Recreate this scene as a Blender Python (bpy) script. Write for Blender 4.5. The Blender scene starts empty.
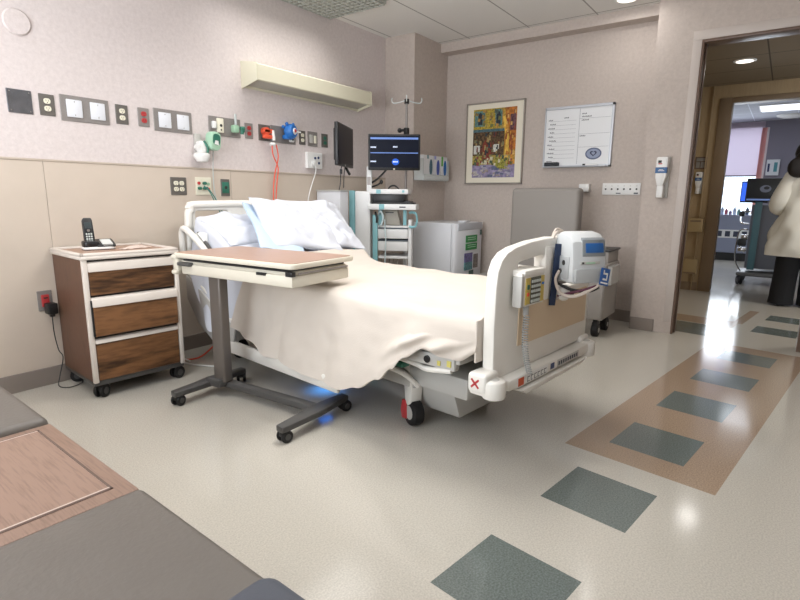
import bpy, bmesh, math, random
from mathutils import Vector, Matrix, noise
random.seed(7)
R = math.radians
C = bpy.context.scene.collection

# ------------------------------------------------------------------ camera
CAM = Vector((0, 0, 1.1))
_y, _p, _r, FPX = R(35.8718), R(11.1513), R(.54203), 524.35
cf = Vector((math.cos(_y)*math.cos(_p), math.sin(_y)*math.cos(_p), -math.sin(_p)))
r0 = Vector((math.sin(_y), -math.cos(_y), 0)); u0 = r0.cross(cf)
cr = math.cos(_r)*r0 + math.sin(_r)*u0
cu = -math.sin(_r)*r0 + math.cos(_r)*u0
cam = bpy.data.objects.new('camera', bpy.data.cameras.new('camera')); C.objects.link(cam)
cam.data.sensor_width = 36; cam.data.lens = FPX*36/800; cam.data.clip_start = .02
M = Matrix((cr, cu, -cf)).transposed().to_4x4(); M.translation = CAM
cam.matrix_world = M
bpy.context.scene.camera = cam

# ------------------------------------------------------------------ world, exposure, lights
sc = bpy.context.scene
sc.view_settings.view_transform = 'Standard'; sc.view_settings.look = 'None'
sc.view_settings.gamma = 1; sc.view_settings.use_curve_mapping = False
sc.view_settings.exposure = 0.0
w = bpy.data.worlds.new('sky'); sc.world = w; w.use_nodes = True
w.node_tree.nodes['Background'].inputs[0].default_value = (.80, .89, 1, 1)
w.node_tree.nodes['Background'].inputs[1].default_value = 3.0

def area(name, loc, size, energy, color=(1, 1, 1), direction=(0, 0, -1), sizey=None, spread=180):
    l = bpy.data.lights.new(name, 'AREA'); l.energy = energy; l.color = color; l.size = size
    l.spread = R(spread)
    if sizey: l.shape = 'RECTANGLE'; l.size_y = sizey
    o = bpy.data.objects.new(name, l); C.objects.link(o); o.location = loc
    o.rotation_euler = Vector(direction).to_track_quat('-Z', 'Y').to_euler()
    return o
WARM = (1, .98, .95); DAY = (.86, .93, 1)
area('troffer_light_over_bed_head', (2.95, 2.95, 2.575), 1.1, 8, WARM, sizey=.5, spread=125)
area('troffer_light_over_bed', (2.3, 1.45, 2.60), 1.15, 27, WARM, sizey=.55, spread=150)
area('troffer_light_near_bench', (.6, 2.1, 2.60), 1.15, 12, WARM, sizey=.55, spread=150)
area('daylight_near_window', (-.80, 1.45, 1.55), 2.1, 24, (.98, .985, 1), (1, .02, .15), 1.5)
area('ceiling_bounce_fill', (-.78, 1.45, 1.2), 2.1, 62, (.98, .985, 1), (1, 0, 1.15), .8, spread=150)  # added upward fill that brightens the ceiling, standing in for bounced light
area('can_light_corridor', (6.15, .48, 2.36), .16, 2, WARM)
area('corridor_fill_right', (6.0, -1.3, 2.36), .6, 30, (1, .94, .85))  # added fill lamp out of view, brightens the corridor walls
area('can_light_room', (4.55, 1.17, 2.60), .16, 2.5, WARM)
area('daylight_far_window', (11.45, 1.0, 1.2), 1.3, 34, DAY, (-1, 0, -.1), 1.3)
area('far_room_ceiling_light', (9.9, .2, 2.44), 1.0, 5, DAY, sizey=.5)

# ------------------------------------------------------------------ pixel helpers: sight lines met with real planes
def ray(x, y): return cf + cr*((x-400)/FPX) - cu*((y-300)/FPX)
def pl(x, y, ax, v):
    d = ray(x, y); t = (v-CAM[ax])/d[ax]; return CAM + d*t

# ------------------------------------------------------------------ colours and materials
def lin(h):
    if isinstance(h, str):
        h = h.lstrip('#'); c = [int(h[i:i+2], 16)/255 for i in (0, 2, 4)]
    else: c = h
    return tuple((v/12.92 if v <= .04045 else ((v+.055)/1.055)**2.4) for v in c) + (1,)
MATS = {}
def mat(name, col, rough=.5, metal=0, spec=.5, bump=0, bscale=60, var=0, vscale=8, emit=None, es=1, coat=0, alpha=None):
    if name in MATS: return MATS[name]
    m = bpy.data.materials.new(name); m.use_nodes = True; nt = m.node_tree; b = nt.nodes['Principled BSDF']
    c = lin(col)
    b.inputs['Base Color'].default_value = c; b.inputs['Roughness'].default_value = rough
    b.inputs['Metallic'].default_value = metal; b.inputs['Specular IOR Level'].default_value = spec
    b.inputs['Coat Weight'].default_value = coat
    tc = nt.nodes.new('ShaderNodeTexCoord')
    if var:
        n = nt.nodes.new('ShaderNodeTexNoise'); n.inputs['Scale'].default_value = vscale; n.inputs['Detail'].default_value = 4
        nt.links.new(tc.outputs['Object'], n.inputs['Vector'])
        r = nt.nodes.new('ShaderNodeValToRGB'); r.color_ramp.elements[0].position = .3; r.color_ramp.elements[1].position = .7
        r.color_ramp.elements[0].color = tuple(v*(1-var) for v in c[:3])+(1,)
        r.color_ramp.elements[1].color = tuple(min(1, v*(1+var)) for v in c[:3])+(1,)
        nt.links.new(n.outputs['Fac'], r.inputs['Fac']); nt.links.new(r.outputs['Color'], b.inputs['Base Color'])
    if bump:
        n2 = nt.nodes.new('ShaderNodeTexNoise'); n2.inputs['Scale'].default_value = bscale; n2.inputs['Detail'].default_value = 3
        nt.links.new(tc.outputs['Object'], n2.inputs['Vector'])
        bp = nt.nodes.new('ShaderNodeBump'); bp.inputs['Strength'].default_value = bump; bp.inputs['Distance'].default_value = .004
        nt.links.new(n2.outputs['Fac'], bp.inputs['Height']); nt.links.new(bp.outputs['Normal'], b.inputs['Normal'])
    if emit:
        b.inputs['Emission Color'].default_value = lin(emit); b.inputs['Emission Strength'].default_value = es
    MATS[name] = m; return m

def woodmat(name, c1, c2, scale=(1, 8, 8), rough=.45, dist=3, wscale=3, spec=.4):
    m = bpy.data.materials.new(name); m.use_nodes = True; nt = m.node_tree; b = nt.nodes['Principled BSDF']
    tc = nt.nodes.new('ShaderNodeTexCoord'); mp = nt.nodes.new('ShaderNodeMapping')
    mp.inputs['Scale'].default_value = scale
    nt.links.new(tc.outputs['Object'], mp.inputs['Vector'])
    n1 = nt.nodes.new('ShaderNodeTexNoise'); n1.inputs['Scale'].default_value = wscale; n1.inputs['Detail'].default_value = 2
    n1.inputs['Distortion'].default_value = .6
    nt.links.new(mp.outputs['Vector'], n1.inputs['Vector'])
    mul = nt.nodes.new('ShaderNodeMath'); mul.operation = 'MULTIPLY'; mul.inputs[1].default_value = dist*6
    nt.links.new(n1.outputs['Fac'], mul.inputs[0])
    sn = nt.nodes.new('ShaderNodeMath'); sn.operation = 'SINE'; nt.links.new(mul.outputs[0], sn.inputs[0])
    n2 = nt.nodes.new('ShaderNodeTexNoise'); n2.inputs['Scale'].default_value = wscale*9; n2.inputs['Detail'].default_value = 5
    nt.links.new(mp.outputs['Vector'], n2.inputs['Vector'])
    ma = nt.nodes.new('ShaderNodeMath'); ma.operation = 'MULTIPLY_ADD'; ma.inputs[1].default_value = .28; ma.inputs[2].default_value = 0
    nt.links.new(sn.outputs[0], ma.inputs[0])
    ad = nt.nodes.new('ShaderNodeMath'); ad.operation = 'ADD'; nt.links.new(ma.outputs[0], ad.inputs[0]); nt.links.new(n2.outputs['Fac'], ad.inputs[1])
    r = nt.nodes.new('ShaderNodeValToRGB'); r.color_ramp.elements[0].position = .2; r.color_ramp.elements[1].position = .8
    r.color_ramp.elements[0].color = lin(c1); r.color_ramp.elements[1].color = lin(c2)
    nt.links.new(ad.outputs[0], r.inputs['Fac']); nt.links.new(r.outputs['Color'], b.inputs['Base Color'])
    b.inputs['Roughness'].default_value = rough; b.inputs['Specular IOR Level'].default_value = spec
    return m

def wallpaper(name, c):
    m = bpy.data.materials.new(name); m.use_nodes = True; nt = m.node_tree; b = nt.nodes['Principled BSDF']
    tc = nt.nodes.new('ShaderNodeTexCoord')
    a = nt.nodes.new('ShaderNodeTexNoise'); a.inputs['Scale'].default_value = 42; a.inputs['Detail'].default_value = 5; a.inputs['Roughness'].default_value = .7
    nt.links.new(tc.outputs['Object'], a.inputs['Vector'])
    r = nt.nodes.new('ShaderNodeValToRGB'); r.color_ramp.elements[0].position = .32; r.color_ramp.elements[1].position = .68
    k = lin(c); r.color_ramp.elements[0].color = (k[0]*.92, k[1]*.91, k[2]*.91, 1); r.color_ramp.elements[1].color = (k[0]*1.06, k[1]*1.06, k[2]*1.06, 1)
    nt.links.new(a.outputs['Fac'], r.inputs['Fac']); nt.links.new(r.outputs['Color'], b.inputs['Base Color'])
    bp = nt.nodes.new('ShaderNodeBump'); bp.inputs['Strength'].default_value = .25; bp.inputs['Distance'].default_value = .003
    nt.links.new(a.outputs['Fac'], bp.inputs['Height']); nt.links.new(bp.outputs['Normal'], b.inputs['Normal'])
    b.inputs['Roughness'].default_value = .75; b.inputs['Specular IOR Level'].default_value = .25
    return m

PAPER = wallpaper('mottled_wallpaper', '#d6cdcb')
PAPERB = wallpaper('mottled_wallpaper_shaded', '#c3b8b0')  # same wallpaper darkened: dimmer light of the back wall put into the colour
WAINS = mat('tan_wainscot', '#ccbfb1', .5, bump=.05, bscale=200, var=.02)
BASEB = mat('taupe_baseboard', '#8a8079', .5)
WHITE = mat('white_plastic', '#e9e9e7', .4)
BEDW = mat('bed_cream_plastic', '#e6e3dc', .35)
GREYP = mat('bed_grey_plastic', '#b9b7b2', .45)
CREAM = mat('cream_enamel', '#d2ccbd', .4)
STEEL = mat('brushed_steel', '#8f8a87', .42, .25, bump=.04, bscale=300, var=.06, vscale=120)
DSTEEL = mat('dark_steel', '#84868c', .22, .75, var=.25, vscale=14)
CHROME = mat('chrome', '#c8c8c8', .18, 1)
BLACK = mat('black_plastic', '#17181a', .4)
RUBBER = mat('black_rubber', '#121214', .6)
DARKG = mat('dark_grey_metal', '#4b4a49', .45)
POSTG = mat('post_taupe_metal', '#6f6862', .4, .3)
TEAL = mat('teal_plastic', '#86bcc4', .45)
RED = mat('red_plastic', '#b83a3c', .45)
GREEN = mat('green_plastic', '#2f6f5c', .45)
LGREEN = mat('pale_green_plastic', '#9cc0a4', .45)
ORANGE = mat('orange_plastic', '#e2583a', .45)
BLUE = mat('blue_plastic', '#2a70bd', .45)
IVORY = mat('ivory_plastic', '#e6e2cf', .45)
OAK = woodmat('dark_oak_laminate', '#3c2717', '#7f5838', (.8, 5, 5), .4, 2.2, 1.6)
OAKS = woodmat('dark_oak_laminate_side', '#46301f', '#684938', (5, 5, .6), .45, .6, 3)
TABW = woodmat('pinkish_table_laminate', '#8f6c58', '#a88672', (6, .7, 6), .35, .5, 3)
BENCHW = woodmat('bench_taupe_wood', '#4b382f', '#8a7061', (9, .6, 9), .4, .5, 2.5)
BENCHW2 = woodmat('bench_taupe_wood_across', '#614d43', '#846c5f', (.6, 9, 9), .4, .5, 2.5)
VINYL = mat('taupe_vinyl', '#625c56', .42, bump=.18, bscale=90, var=.04, vscale=12)
RECL = mat('recliner_grey_vinyl', '#8d8883', .55, bump=.05, bscale=120)
LINEN = mat('white_linen', '#cccfd8', .85, bump=.35, bscale=22)
BLANK = mat('cream_blanket', '#d1c8be', .95, spec=.1, bump=.25, bscale=220)
PADB = mat('pale_blue_pad', '#bdd0e4', .85)
PANELT = mat('footboard_tan_insert', '#d8c3a6', .5)
BROWNF = mat('door_frame_brown', '#6b574b', .4)
CORW = woodmat('corridor_tan_panel', '#a08a6b', '#b09a78', (6, 6, .5), .6, .3, 2)
CORD = mat('corridor_dark_tan', '#86725a', .5)

def ceilmat(name, col, x0, y0, dx, dy, lc):
    m = mat(name, col, .85, spec=.2, bump=.1, bscale=150, var=.02, vscale=100)
    nt = m.node_tree; b = nt.nodes['Principled BSDF']
    base = b.inputs['Base Color'].links[0].from_socket
    tc = nt.nodes.new('ShaderNodeTexCoord'); sp = nt.nodes.new('ShaderNodeSeparateXYZ'); nt.links.new(tc.outputs['Object'], sp.inputs[0])
    outs = []
    for k, (o, d) in (('X', (x0, dx)), ('Y', (y0, dy))):
        s = nt.nodes.new('ShaderNodeMath'); s.operation = 'ADD'; s.inputs[1].default_value = -o+100*d
        nt.links.new(sp.outputs[k], s.inputs[0])
        q = nt.nodes.new('ShaderNodeMath'); q.operation = 'MODULO'; q.inputs[1].default_value = d; nt.links.new(s.outputs[0], q.inputs[0])
        l = nt.nodes.new('ShaderNodeMath'); l.operation = 'LESS_THAN'; l.inputs[1].default_value = .012; nt.links.new(q.outputs[0], l.inputs[0])
        outs.append(l)
    mx = nt.nodes.new('ShaderNodeMath'); mx.operation = 'MAXIMUM'
    nt.links.new(outs[0].outputs[0], mx.inputs[0]); nt.links.new(outs[1].outputs[0], mx.inputs[1])
    mix = nt.nodes.new('ShaderNodeMixRGB'); nt.links.new(mx.outputs[0], mix.inputs['Fac']); nt.links.new(base, mix.inputs[1])
    mix.inputs[2].default_value = lin(lc); nt.links.new(mix.outputs[0], b.inputs['Base Color'])
    return m

PA = R(8.07)
def floormat():
    m = bpy.data.materials.new('speckled_sheet_vinyl'); m.use_nodes = True; nt = m.node_tree; b = nt.nodes['Principled BSDF']; L = nt.links
    def N(t): return nt.nodes.new(t)
    def mth(op, a, bb=None, c=None):
        n = N('ShaderNodeMath'); n.operation = op
        for i, v in enumerate((a, bb, c)):
            if v is None: continue
            if isinstance(v, (int, float)): n.inputs[i].default_value = v
            else: L.new(v, n.inputs[i])
        return n.outputs[0]
    tc = N('ShaderNodeTexCoord'); sp = N('ShaderNodeSeparateXYZ'); L.new(tc.outputs['Object'], sp.inputs[0])
    X, Y = sp.outputs[0], sp.outputs[1]
    u = mth('ADD', mth('MULTIPLY', X, math.cos(PA)), mth('MULTIPLY', Y, -math.sin(PA)))
    v = mth('ADD', mth('MULTIPLY', X, math.sin(PA)), mth('MULTIPLY', Y, math.cos(PA)))
    def box(a0, a1, b0, b1):
        p = mth('MULTIPLY', mth('GREATER_THAN', u, a0), mth('LESS_THAN', u, a1))
        q = mth('MULTIPLY', mth('GREATER_THAN', v, b0), mth('LESS_THAN', v, b1))
        return mth('MULTIPLY', p, q)
    def speck(c, amt, sc1=170):
        n = N('ShaderNodeTexNoise'); n.inputs['Scale'].default_value = sc1; n.inputs['Detail'].default_value = 2; L.new(tc.outputs['Object'], n.inputs['Vector'])
        r = N('ShaderNodeValToRGB'); r.color_ramp.elements[0].position = .35; r.color_ramp.elements[1].position = .65
        k = lin(c); r.color_ramp.elements[0].color = tuple(x*(1-amt) for x in k[:3])+(1,); r.color_ramp.elements[1].color = tuple(min(1, x*(1+amt)) for x in k[:3])+(1,)
        L.new(n.outputs['Fac'], r.inputs['Fac']); return r.outputs['Color']
    base = speck('#bbb6ac', .10); brown = speck('#9f8a76', .15); dark = speck('#666e6b', .22)
    def mix(f, a, bb):
        n = N('ShaderNodeMixRGB'); L.new(f, n.inputs[0]); L.new(a, n.inputs[1]); L.new(bb, n.inputs[2]); return n.outputs[0]
    fb = mth('MAXIMUM', box(2.135, 4.585, .39, 1.0), box(5.22, 5.52, 1.0, 1.6))
    fb = mth('MAXIMUM', fb, box(5.45, 6.2, .97, 1.05))
    col = mix(fb, base, brown)
    fd = None
    for a0 in (1.03, 1.663, 2.288, 2.905, 3.508, 4.116, 5.19, 5.8):
        k = box(a0, a0+(.312 if a0 < 3 else .29), .545, .86); fd = k if fd is None else mth('MAXIMUM', fd, k)
    fd = mth('MAXIMUM', fd, box(4.75, 5.2, 1.05, 1.45))
    col = mix(fd, col, dark)
    L.new(col, b.inputs['Base Color'])
    n = N('ShaderNodeTexNoise'); n.inputs['Scale'].default_value = 2.2; n.inputs['Detail'].default_value = 5; L.new(tc.outputs['Object'], n.inputs['Vector'])
    L.new(mth('MULTIPLY_ADD', n.outputs['Fac'], .13, .07), b.inputs['Roughness'])
    n3 = N('ShaderNodeTexNoise'); n3.inputs['Scale'].default_value = 9; L.new(tc.outputs['Object'], n3.inputs['Vector'])
    bp = N('ShaderNodeBump'); bp.inputs['Strength'].default_value = .02; bp.inputs['Distance'].default_value = .01
    L.new(n3.outputs['Fac'], bp.inputs['Height']); L.new(bp.outputs['Normal'], b.inputs['Normal'])
    b.inputs['Specular IOR Level'].default_value = .5
    return m

# ------------------------------------------------------------------ mesh builder
def smooth_path(pts, n=6, closed=False):
    P = [Vector(p) for p in pts]; out = []
    if len(P) < 3: return P
    rng = range(len(P)) if closed else range(len(P)-1)
    for i in rng:
        g = lambda k: P[k % len(P)] if closed else P[max(0, min(len(P)-1, k))]
        a, b, c, d = g(i-1), g(i), g(i+1), g(i+2)
        for j in range(n):
            t = j/n
            out.append(.5*((2*b)+(-a+c)*t+(2*a-5*b+4*c-d)*t*t+(-a+3*b-3*c+d)*t**3))
    if not closed: out.append(P[-1])
    return out
def rrect(x0, x1, y0, y1, r, n=5):
    r = min(r, (x1-x0)/2-1e-4, (y1-y0)/2-1e-4); o = []
    for cx, cy, a in ((x1-r, y1-r, 0), (x0+r, y1-r, 90), (x0+r, y0+r, 180), (x1-r, y0+r, 270)):
        for i in range(n+1):
            t = R(a+90*i/n); o.append((cx+r*math.cos(t), cy+r*math.sin(t)))
    return o
class B:
    def __init__(s): s.bm = bmesh.new(); s.mats = []; s.cur = 0; s.T = Matrix.Identity(4)
    def m(s, mt):
        if mt not in s.mats: s.mats.append(mt)
        s.cur = s.mats.index(mt); return s
    def _add(s, t):
        for f in t.faces: f.material_index = s.cur
        bmesh.ops.transform(t, matrix=s.T, verts=t.verts)
        me = bpy.data.meshes.new('t'); t.to_mesh(me); t.free(); s.bm.from_mesh(me); bpy.data.meshes.remove(me); return s
    def box(s, x0, x1, y0, y1, z0, z1, bev=0, seg=2, X=None):
        t = bmesh.new(); bmesh.ops.create_cube(t, size=1)
        bmesh.ops.scale(t, vec=(x1-x0, y1-y0, z1-z0), verts=t.verts); bmesh.ops.translate(t, vec=((x0+x1)/2, (y0+y1)/2, (z0+z1)/2), verts=t.verts)
        if bev: bmesh.ops.bevel(t, geom=t.edges[:], offset=min(bev, (abs(x1-x0))*.49, abs(y1-y0)*.49, abs(z1-z0)*.49), segments=seg, profile=.5, affect='EDGES', clamp_overlap=True)
        if X is not None: bmesh.ops.transform(t, matrix=X, verts=t.verts)
        return s._add(t)
    def cyl(s, p0, p1, r, seg=16, r2=None, bev=0):
        p0, p1 = Vector(p0), Vector(p1); d = p1-p0; t = bmesh.new()
        bmesh.ops.create_cone(t, cap_ends=True, segments=seg, radius1=r, radius2=r if r2 is None else r2, depth=d.length)
        if bev: bmesh.ops.bevel(t, geom=[e for e in t.edges if len(e.link_faces) == 2 and any(len(f.verts) > 4 for f in e.link_faces)], offset=bev, segments=2, profile=.5, affect='EDGES')
        mtx = d.to_track_quat('Z', 'Y').to_matrix().to_4x4(); mtx.translation = (p0+p1)/2
        bmesh.ops.transform(t, matrix=mtx, verts=t.verts); return s._add(t)
    def tube(s, pts, r, seg=8, smooth=0, closed=False, flat=1.0):
        P = smooth_path(pts, smooth, closed) if smooth else [Vector(p) for p in pts]
        t = bmesh.new(); rings = []; n = len(P); up = None
        for i, p in enumerate(P):
            a = P[(i-1) % n] if (closed or i) else p; b = P[(i+1) % n] if (closed or i < n-1) else p
            d = (b-a).normalized()
            if up is None: up = Vector((0, 0, 1)) if abs(d.z) < .9 else Vector((1, 0, 0))
            sd = d.cross(up)
            if sd.length < 1e-4: sd = d.cross(Vector((0, 1, 0)))
            sd.normalize(); up = sd.cross(d).normalized()
            rr = r[i*len(r)//n] if isinstance(r, (list, tuple)) else r
            rings.append([t.verts.new(p+sd*math.cos(2*math.pi*k/seg)*rr+up*math.sin(2*math.pi*k/seg)*rr*flat) for k in range(seg)])
        for i in range(n if closed else n-1):
            A, Bb = rings[i], rings[(i+1) % n]
            for k in range(seg): t.faces.new((A[k], A[(k+1) % seg], Bb[(k+1) % seg], Bb[k]))
        if not closed: t.faces.new(rings[0][::-1]); t.faces.new(rings[-1])
        bmesh.ops.recalc_face_normals(t, faces=t.faces); return s._add(t)
    def prism(s, out, h0, h1, axis='z', bev=0, holes=()):
        # outline (a,b) -> axis z:(a,b,h)  y:(a,h,b)  x:(h,a,b)
        mk = {'z': lambda a, b, h: (a, b, h), 'y': lambda a, b, h: (a, h, b), 'x': lambda a, b, h: (h, a, b)}[axis]
        t = bmesh.new()
        if not holes:
            f = t.faces.new([t.verts.new(mk(a, b, h0)) for a, b in out]); faces = [f]
        else:
            es = []
            for loop in (out,)+tuple(holes):
                vs = [t.verts.new(mk(a, b, h0)) for a, b in loop]
                es += [t.edges.new((vs[i], vs[(i+1) % len(vs)])) for i in range(len(vs))]
            bmesh.ops.triangle_fill(t, use_beauty=True, edges=es); faces = t.faces[:]
        g = bmesh.ops.extrude_face_region(t, geom=faces)
        vs = [v for v in g['geom'] if isinstance(v, bmesh.types.BMVert)]
        d = Vector(mk(0, 0, h1))-Vector(mk(0, 0, h0)); bmesh.ops.translate(t, vec=d, verts=vs)
        bmesh.ops.recalc_face_normals(t, faces=t.faces)
        if bev:
            es = [e for e in t.edges if len(e.link_faces) == 2 and e.calc_face_angle(0) > R(50)]
            bmesh.ops.bevel(t, geom=es, offset=bev, segments=2, profile=.5, affect='EDGES')
        return s._add(t)
    def lathe(s, prof, c=(0, 0, 0), seg=20, d=(0, 0, 1)):
        t = bmesh.new(); rings = []
        for r, z in prof:
            rings.append([t.verts.new((r*math.cos(2*math.pi*k/seg), r*math.sin(2*math.pi*k/seg), z)) for k in range(seg)])
        for i in range(len(rings)-1):
            for k in range(seg): t.faces.new((rings[i][k], rings[i][(k+1) % seg], rings[i+1][(k+1) % seg], rings[i+1][k]))
        t.faces.new(rings[0][::-1]); t.faces.new(rings[-1]); bmesh.ops.recalc_face_normals(t, faces=t.faces)
        mtx = Vector(d).to_track_quat('Z', 'Y').to_matrix().to_4x4(); mtx.translation = Vector(c)
        bmesh.ops.transform(t, matrix=mtx, verts=t.verts); return s._add(t)
    def ball(s, c, r, sc=(1, 1, 1), seg=16):
        t = bmesh.new(); bmesh.ops.create_uvsphere(t, u_segments=seg, v_segments=seg//2+2, radius=r)
        bmesh.ops.scale(t, vec=sc, verts=t.verts); bmesh.ops.translate(t, vec=c, verts=t.verts); return s._add(t)
    def grid(s, f, nu, nv, thick=0):
        t = bmesh.new(); V = [[t.verts.new(f(i/(nu-1), j/(nv-1))) for j in range(nv)] for i in range(nu)]
        for i in range(nu-1):
            for j in range(nv-1): t.faces.new((V[i][j], V[i+1][j], V[i+1][j+1], V[i][j+1]))
        bmesh.ops.recalc_face_normals(t, faces=t.faces)
        if thick: bmesh.ops.solidify(t, geom=t.faces[:], thickness=thick)
        return s._add(t)
    def make(s, name, parent=None, loc=None, rot=None, sharp=35):
        if not s.mats: s.m(WHITE)
        me = bpy.data.meshes.new(name); s.bm.to_mesh(me); s.bm.free()
        for x in s.mats: me.materials.append(x)
        for p in me.polygons: p.use_smooth = True
        me.set_sharp_from_angle(angle=R(sharp))
        o = bpy.data.objects.new(name, me); C.objects.link(o)
        if parent: o.parent = parent
        if loc: o.location = loc
        if rot: o.rotation_euler = rot
        return o
def tag(o, label, cat, group=None, kind=None):
    if label: o['label'] = label
    if cat: o['category'] = cat
    if group: o['group'] = group
    if kind: o['kind'] = kind
    return o
def thing(name, label, cat, loc=(0, 0, 0), rz=0, group=None):
    o = bpy.data.objects.new(name, None); C.objects.link(o); o.location = loc; o.rotation_euler = (0, 0, rz)
    return tag(o, label, cat, group)
def struct(name, b):
    o = b.make(name); o['kind'] = 'structure'; return o
def copy_tree(o, parent=None):
    c = o.copy(); C.objects.link(c); c.parent = parent
    for ch in list(o.children): copy_tree(ch, c)
    return c
def MB(mt): return B().m(mt)

# ================================================================== SETTING
W, D, DW, KY, KX, ZC = 3.38, 5.0, 4.75, 3.03, 4.39, 2.62
XN, YR = -.9, -1.75            # window wall behind the camera, side wall on the right
FAR = 11.6; C2 = 7.3
FL = floormat()
struct('floor', MB(FL).box(XN-.1, 14, -4.2, 3.6, -.1, 0))
CEIL = ceilmat('white_ceiling_tile', '#e9e7e3', 3.58, 2.085, 1.22, .61, '#a5a29d')
CEIL2 = ceilmat('corridor_ceiling_tile', '#8f8371', 5.35, .28, .61, 1.22, '#5c554b')
CEIL3 = ceilmat('far_room_ceiling_tile', '#b9bcc6', 8.1, .63, .61, .61, '#dfe4ee')
struct('ceiling', MB(CEIL).box(XN-.1, DW+.02, YR-.1, W+.1, ZC, ZC+.1).box(DW+.02, D+.1, .98, W+.1, ZC, ZC+.1))
struct('wall_left', MB(PAPER).box(XN-.1, D+.1, W, W+.1, 0, ZC))
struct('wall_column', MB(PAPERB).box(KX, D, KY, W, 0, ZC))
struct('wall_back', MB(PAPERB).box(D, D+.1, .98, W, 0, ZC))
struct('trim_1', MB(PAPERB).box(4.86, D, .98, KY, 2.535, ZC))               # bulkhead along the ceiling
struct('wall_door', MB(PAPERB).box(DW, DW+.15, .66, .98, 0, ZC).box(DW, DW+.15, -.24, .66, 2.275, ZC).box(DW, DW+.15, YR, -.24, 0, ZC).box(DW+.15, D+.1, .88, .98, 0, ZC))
b = MB(BROWNF)
b.box(DW-.004, DW+.155, .645, .66, 0, 2.275, .002).box(DW-.004, DW+.155, -.24, -.185, 0, 2.275, .002).box(DW-.004, DW+.155, -.185, .645, 2.255, 2.275, .002)
b.box(DW+.07, DW+.10, .633, .645, 0, 2.255, .003)
struct('trim_2', b)
# pale corner guard strip left of the door frame
struct('trim_3', MB(mat('corner_guard', '#c6bcb5', .5)).box(DW-.006, DW, .66, .72, .1, 2.275, .002).box(DW-.006, DW, -.24, .72, 2.275, 2.34, .002))
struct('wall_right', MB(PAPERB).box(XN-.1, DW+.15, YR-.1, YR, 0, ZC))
b = MB(PAPER); b.box(XN-.1, XN, YR, 2.6, 0, .75).box(XN-.1, XN, YR, 2.6, 2.35, ZC).box(XN-.1, XN, 2.6, W, 0, ZC).box(XN-.1, XN, YR, .3, .75, 2.35)
struct('wall_window', b)
b = MB(WHITE)
for y in (.3, 1.43, 2.56): b.box(XN-.08, XN-.02, y, y+.04, .75, 2.35)
b.box(XN-.08, XN-.02, .3, 2.6, .75, .79).box(XN-.08, XN-.02, .3, 2.6, 2.31, 2.35)
win1 = b.make('window_1'); win1['kind'] = 'structure'

# wainscot: vinyl sheet with seams and a thin cap
b = MB(WAINS)
ex = [XN, 1.265, 2.50, 3.735, KX-.003]
for a, c in zip(ex, ex[1:]): b.box(a+.0012, c-.0012, W-.008, W, .10, 1.275, .0015, 1)
struct('wall_wainscot', b)
struct('trim_4', MB(mat('wainscot_cap', '#bdb0a2', .5)).box(XN, KX-.003, W-.013, W, 1.275, 1.287, .002, 1))
def basebd(name, *boxes):
    b = MB(BASEB)
    for q in boxes: b.box(*q, .003, 1)
    struct(name, b)
basebd('baseboard_left', (XN, KX, W-.014, W, 0, .105))
basebd('baseboard_back', (D-.012, D, 1.0, KY-.015, 0, .105), (KX, D-.012, KY-.012, KY, 0, .105))
basebd('baseboard_door', (DW-.012, DW, .79, .98, 0, .105), (DW-.012, DW, YR, -.26, 0, .105))

# --- corridor and the room beyond
struct('ceiling_corridor', MB(CEIL2).box(DW+.15, D+.1, -4.2, .88, 2.38, 2.44).box(D+.1, C2, -4.2, 1.25, 2.38, 2.44))
b = MB(CORW); b.box(C2, C2+.15, .765, 1.35, 0, 2.44).box(C2, C2+.15, -1.3, .765, 2.235, 2.44).box(C2, C2+.15, -4.2, -1.3, 0, 2.44)
b.box(D+.1, C2, 1.25, 1.35, 0, 2.44)
struct('wall_corridor', b)
struct('trim_5', MB(CORD).box(C2-.02, C2+.17, .635, .765, 0, 2.235, .006).box(C2-.02, C2+.17, -1.3, .635, 2.18, 2.235, .006))
struct('baseboard_corridor', MB(CORD).box(C2-.012, C2, .78, 1.25, 0, .1))
FARW = mat('far_room_grey_wall', '#8b8794', .8); FARP = mat('far_room_sill_wall', '#8f93a8', .6)
struct('ceiling_far', MB(CEIL3).box(C2+.15, FAR+.1, -4.2, 3.0, 2.47, 2.55))
b = MB(FARW).box(FAR, FAR+.12, -4.2, .40, 0, 2.47).box(FAR, FAR+.12, .40, 2.6, 2.36, 2.47).box(FAR, FAR+.12, 2.6, 3.0, 0, 2.47)
b.m(FARP).box(FAR, FAR+.12, .40, 2.6, 0, .82).box(FAR-.18, FAR, -.4, 2.6, .80, .83)
struct('wall_far', b)
struct('wall_far_left', MB(FARW).box(C2+.15, FAR, 3.0, 3.1, 0, 2.55))
struct('wall_far_right', MB(FARW).box(DW+.15, FAR, -4.3, -4.2, 0, 2.55))
struct('baseboard_far', MB(BLACK).box(FAR-.2, FAR-.18, -.4, 3.0, 0, .14))
PINKB = mat('translucent_roller_blind', '#e5dbe6', .8, emit='#e9dcec', es=.0)
nt = PINKB.node_tree; tr = nt.nodes.new('ShaderNodeBsdfTranslucent'); tr.inputs[0].default_value = (.88, .80, .86, 1)
mx = nt.nodes.new('ShaderNodeMixShader'); mx.inputs[0].default_value = .6
nt.links.new(nt.nodes['Principled BSDF'].outputs[0], mx.inputs[1]); nt.links.new(tr.outputs[0], mx.inputs[2]); nt.links.new(mx.outputs[0], nt.nodes['Material Output'].inputs[0])
b = MB(WHITE); b.box(FAR+.02, FAR+.08, .40, .45, .82, 2.36).box(FAR+.02, FAR+.08, 2.55, 2.6, .82, 2.36).box(FAR+.02, FAR+.08, 1.5, 1.55, .82, 2.36)
win2 = b.make('window_2'); win2['kind'] = 'structure'
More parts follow.
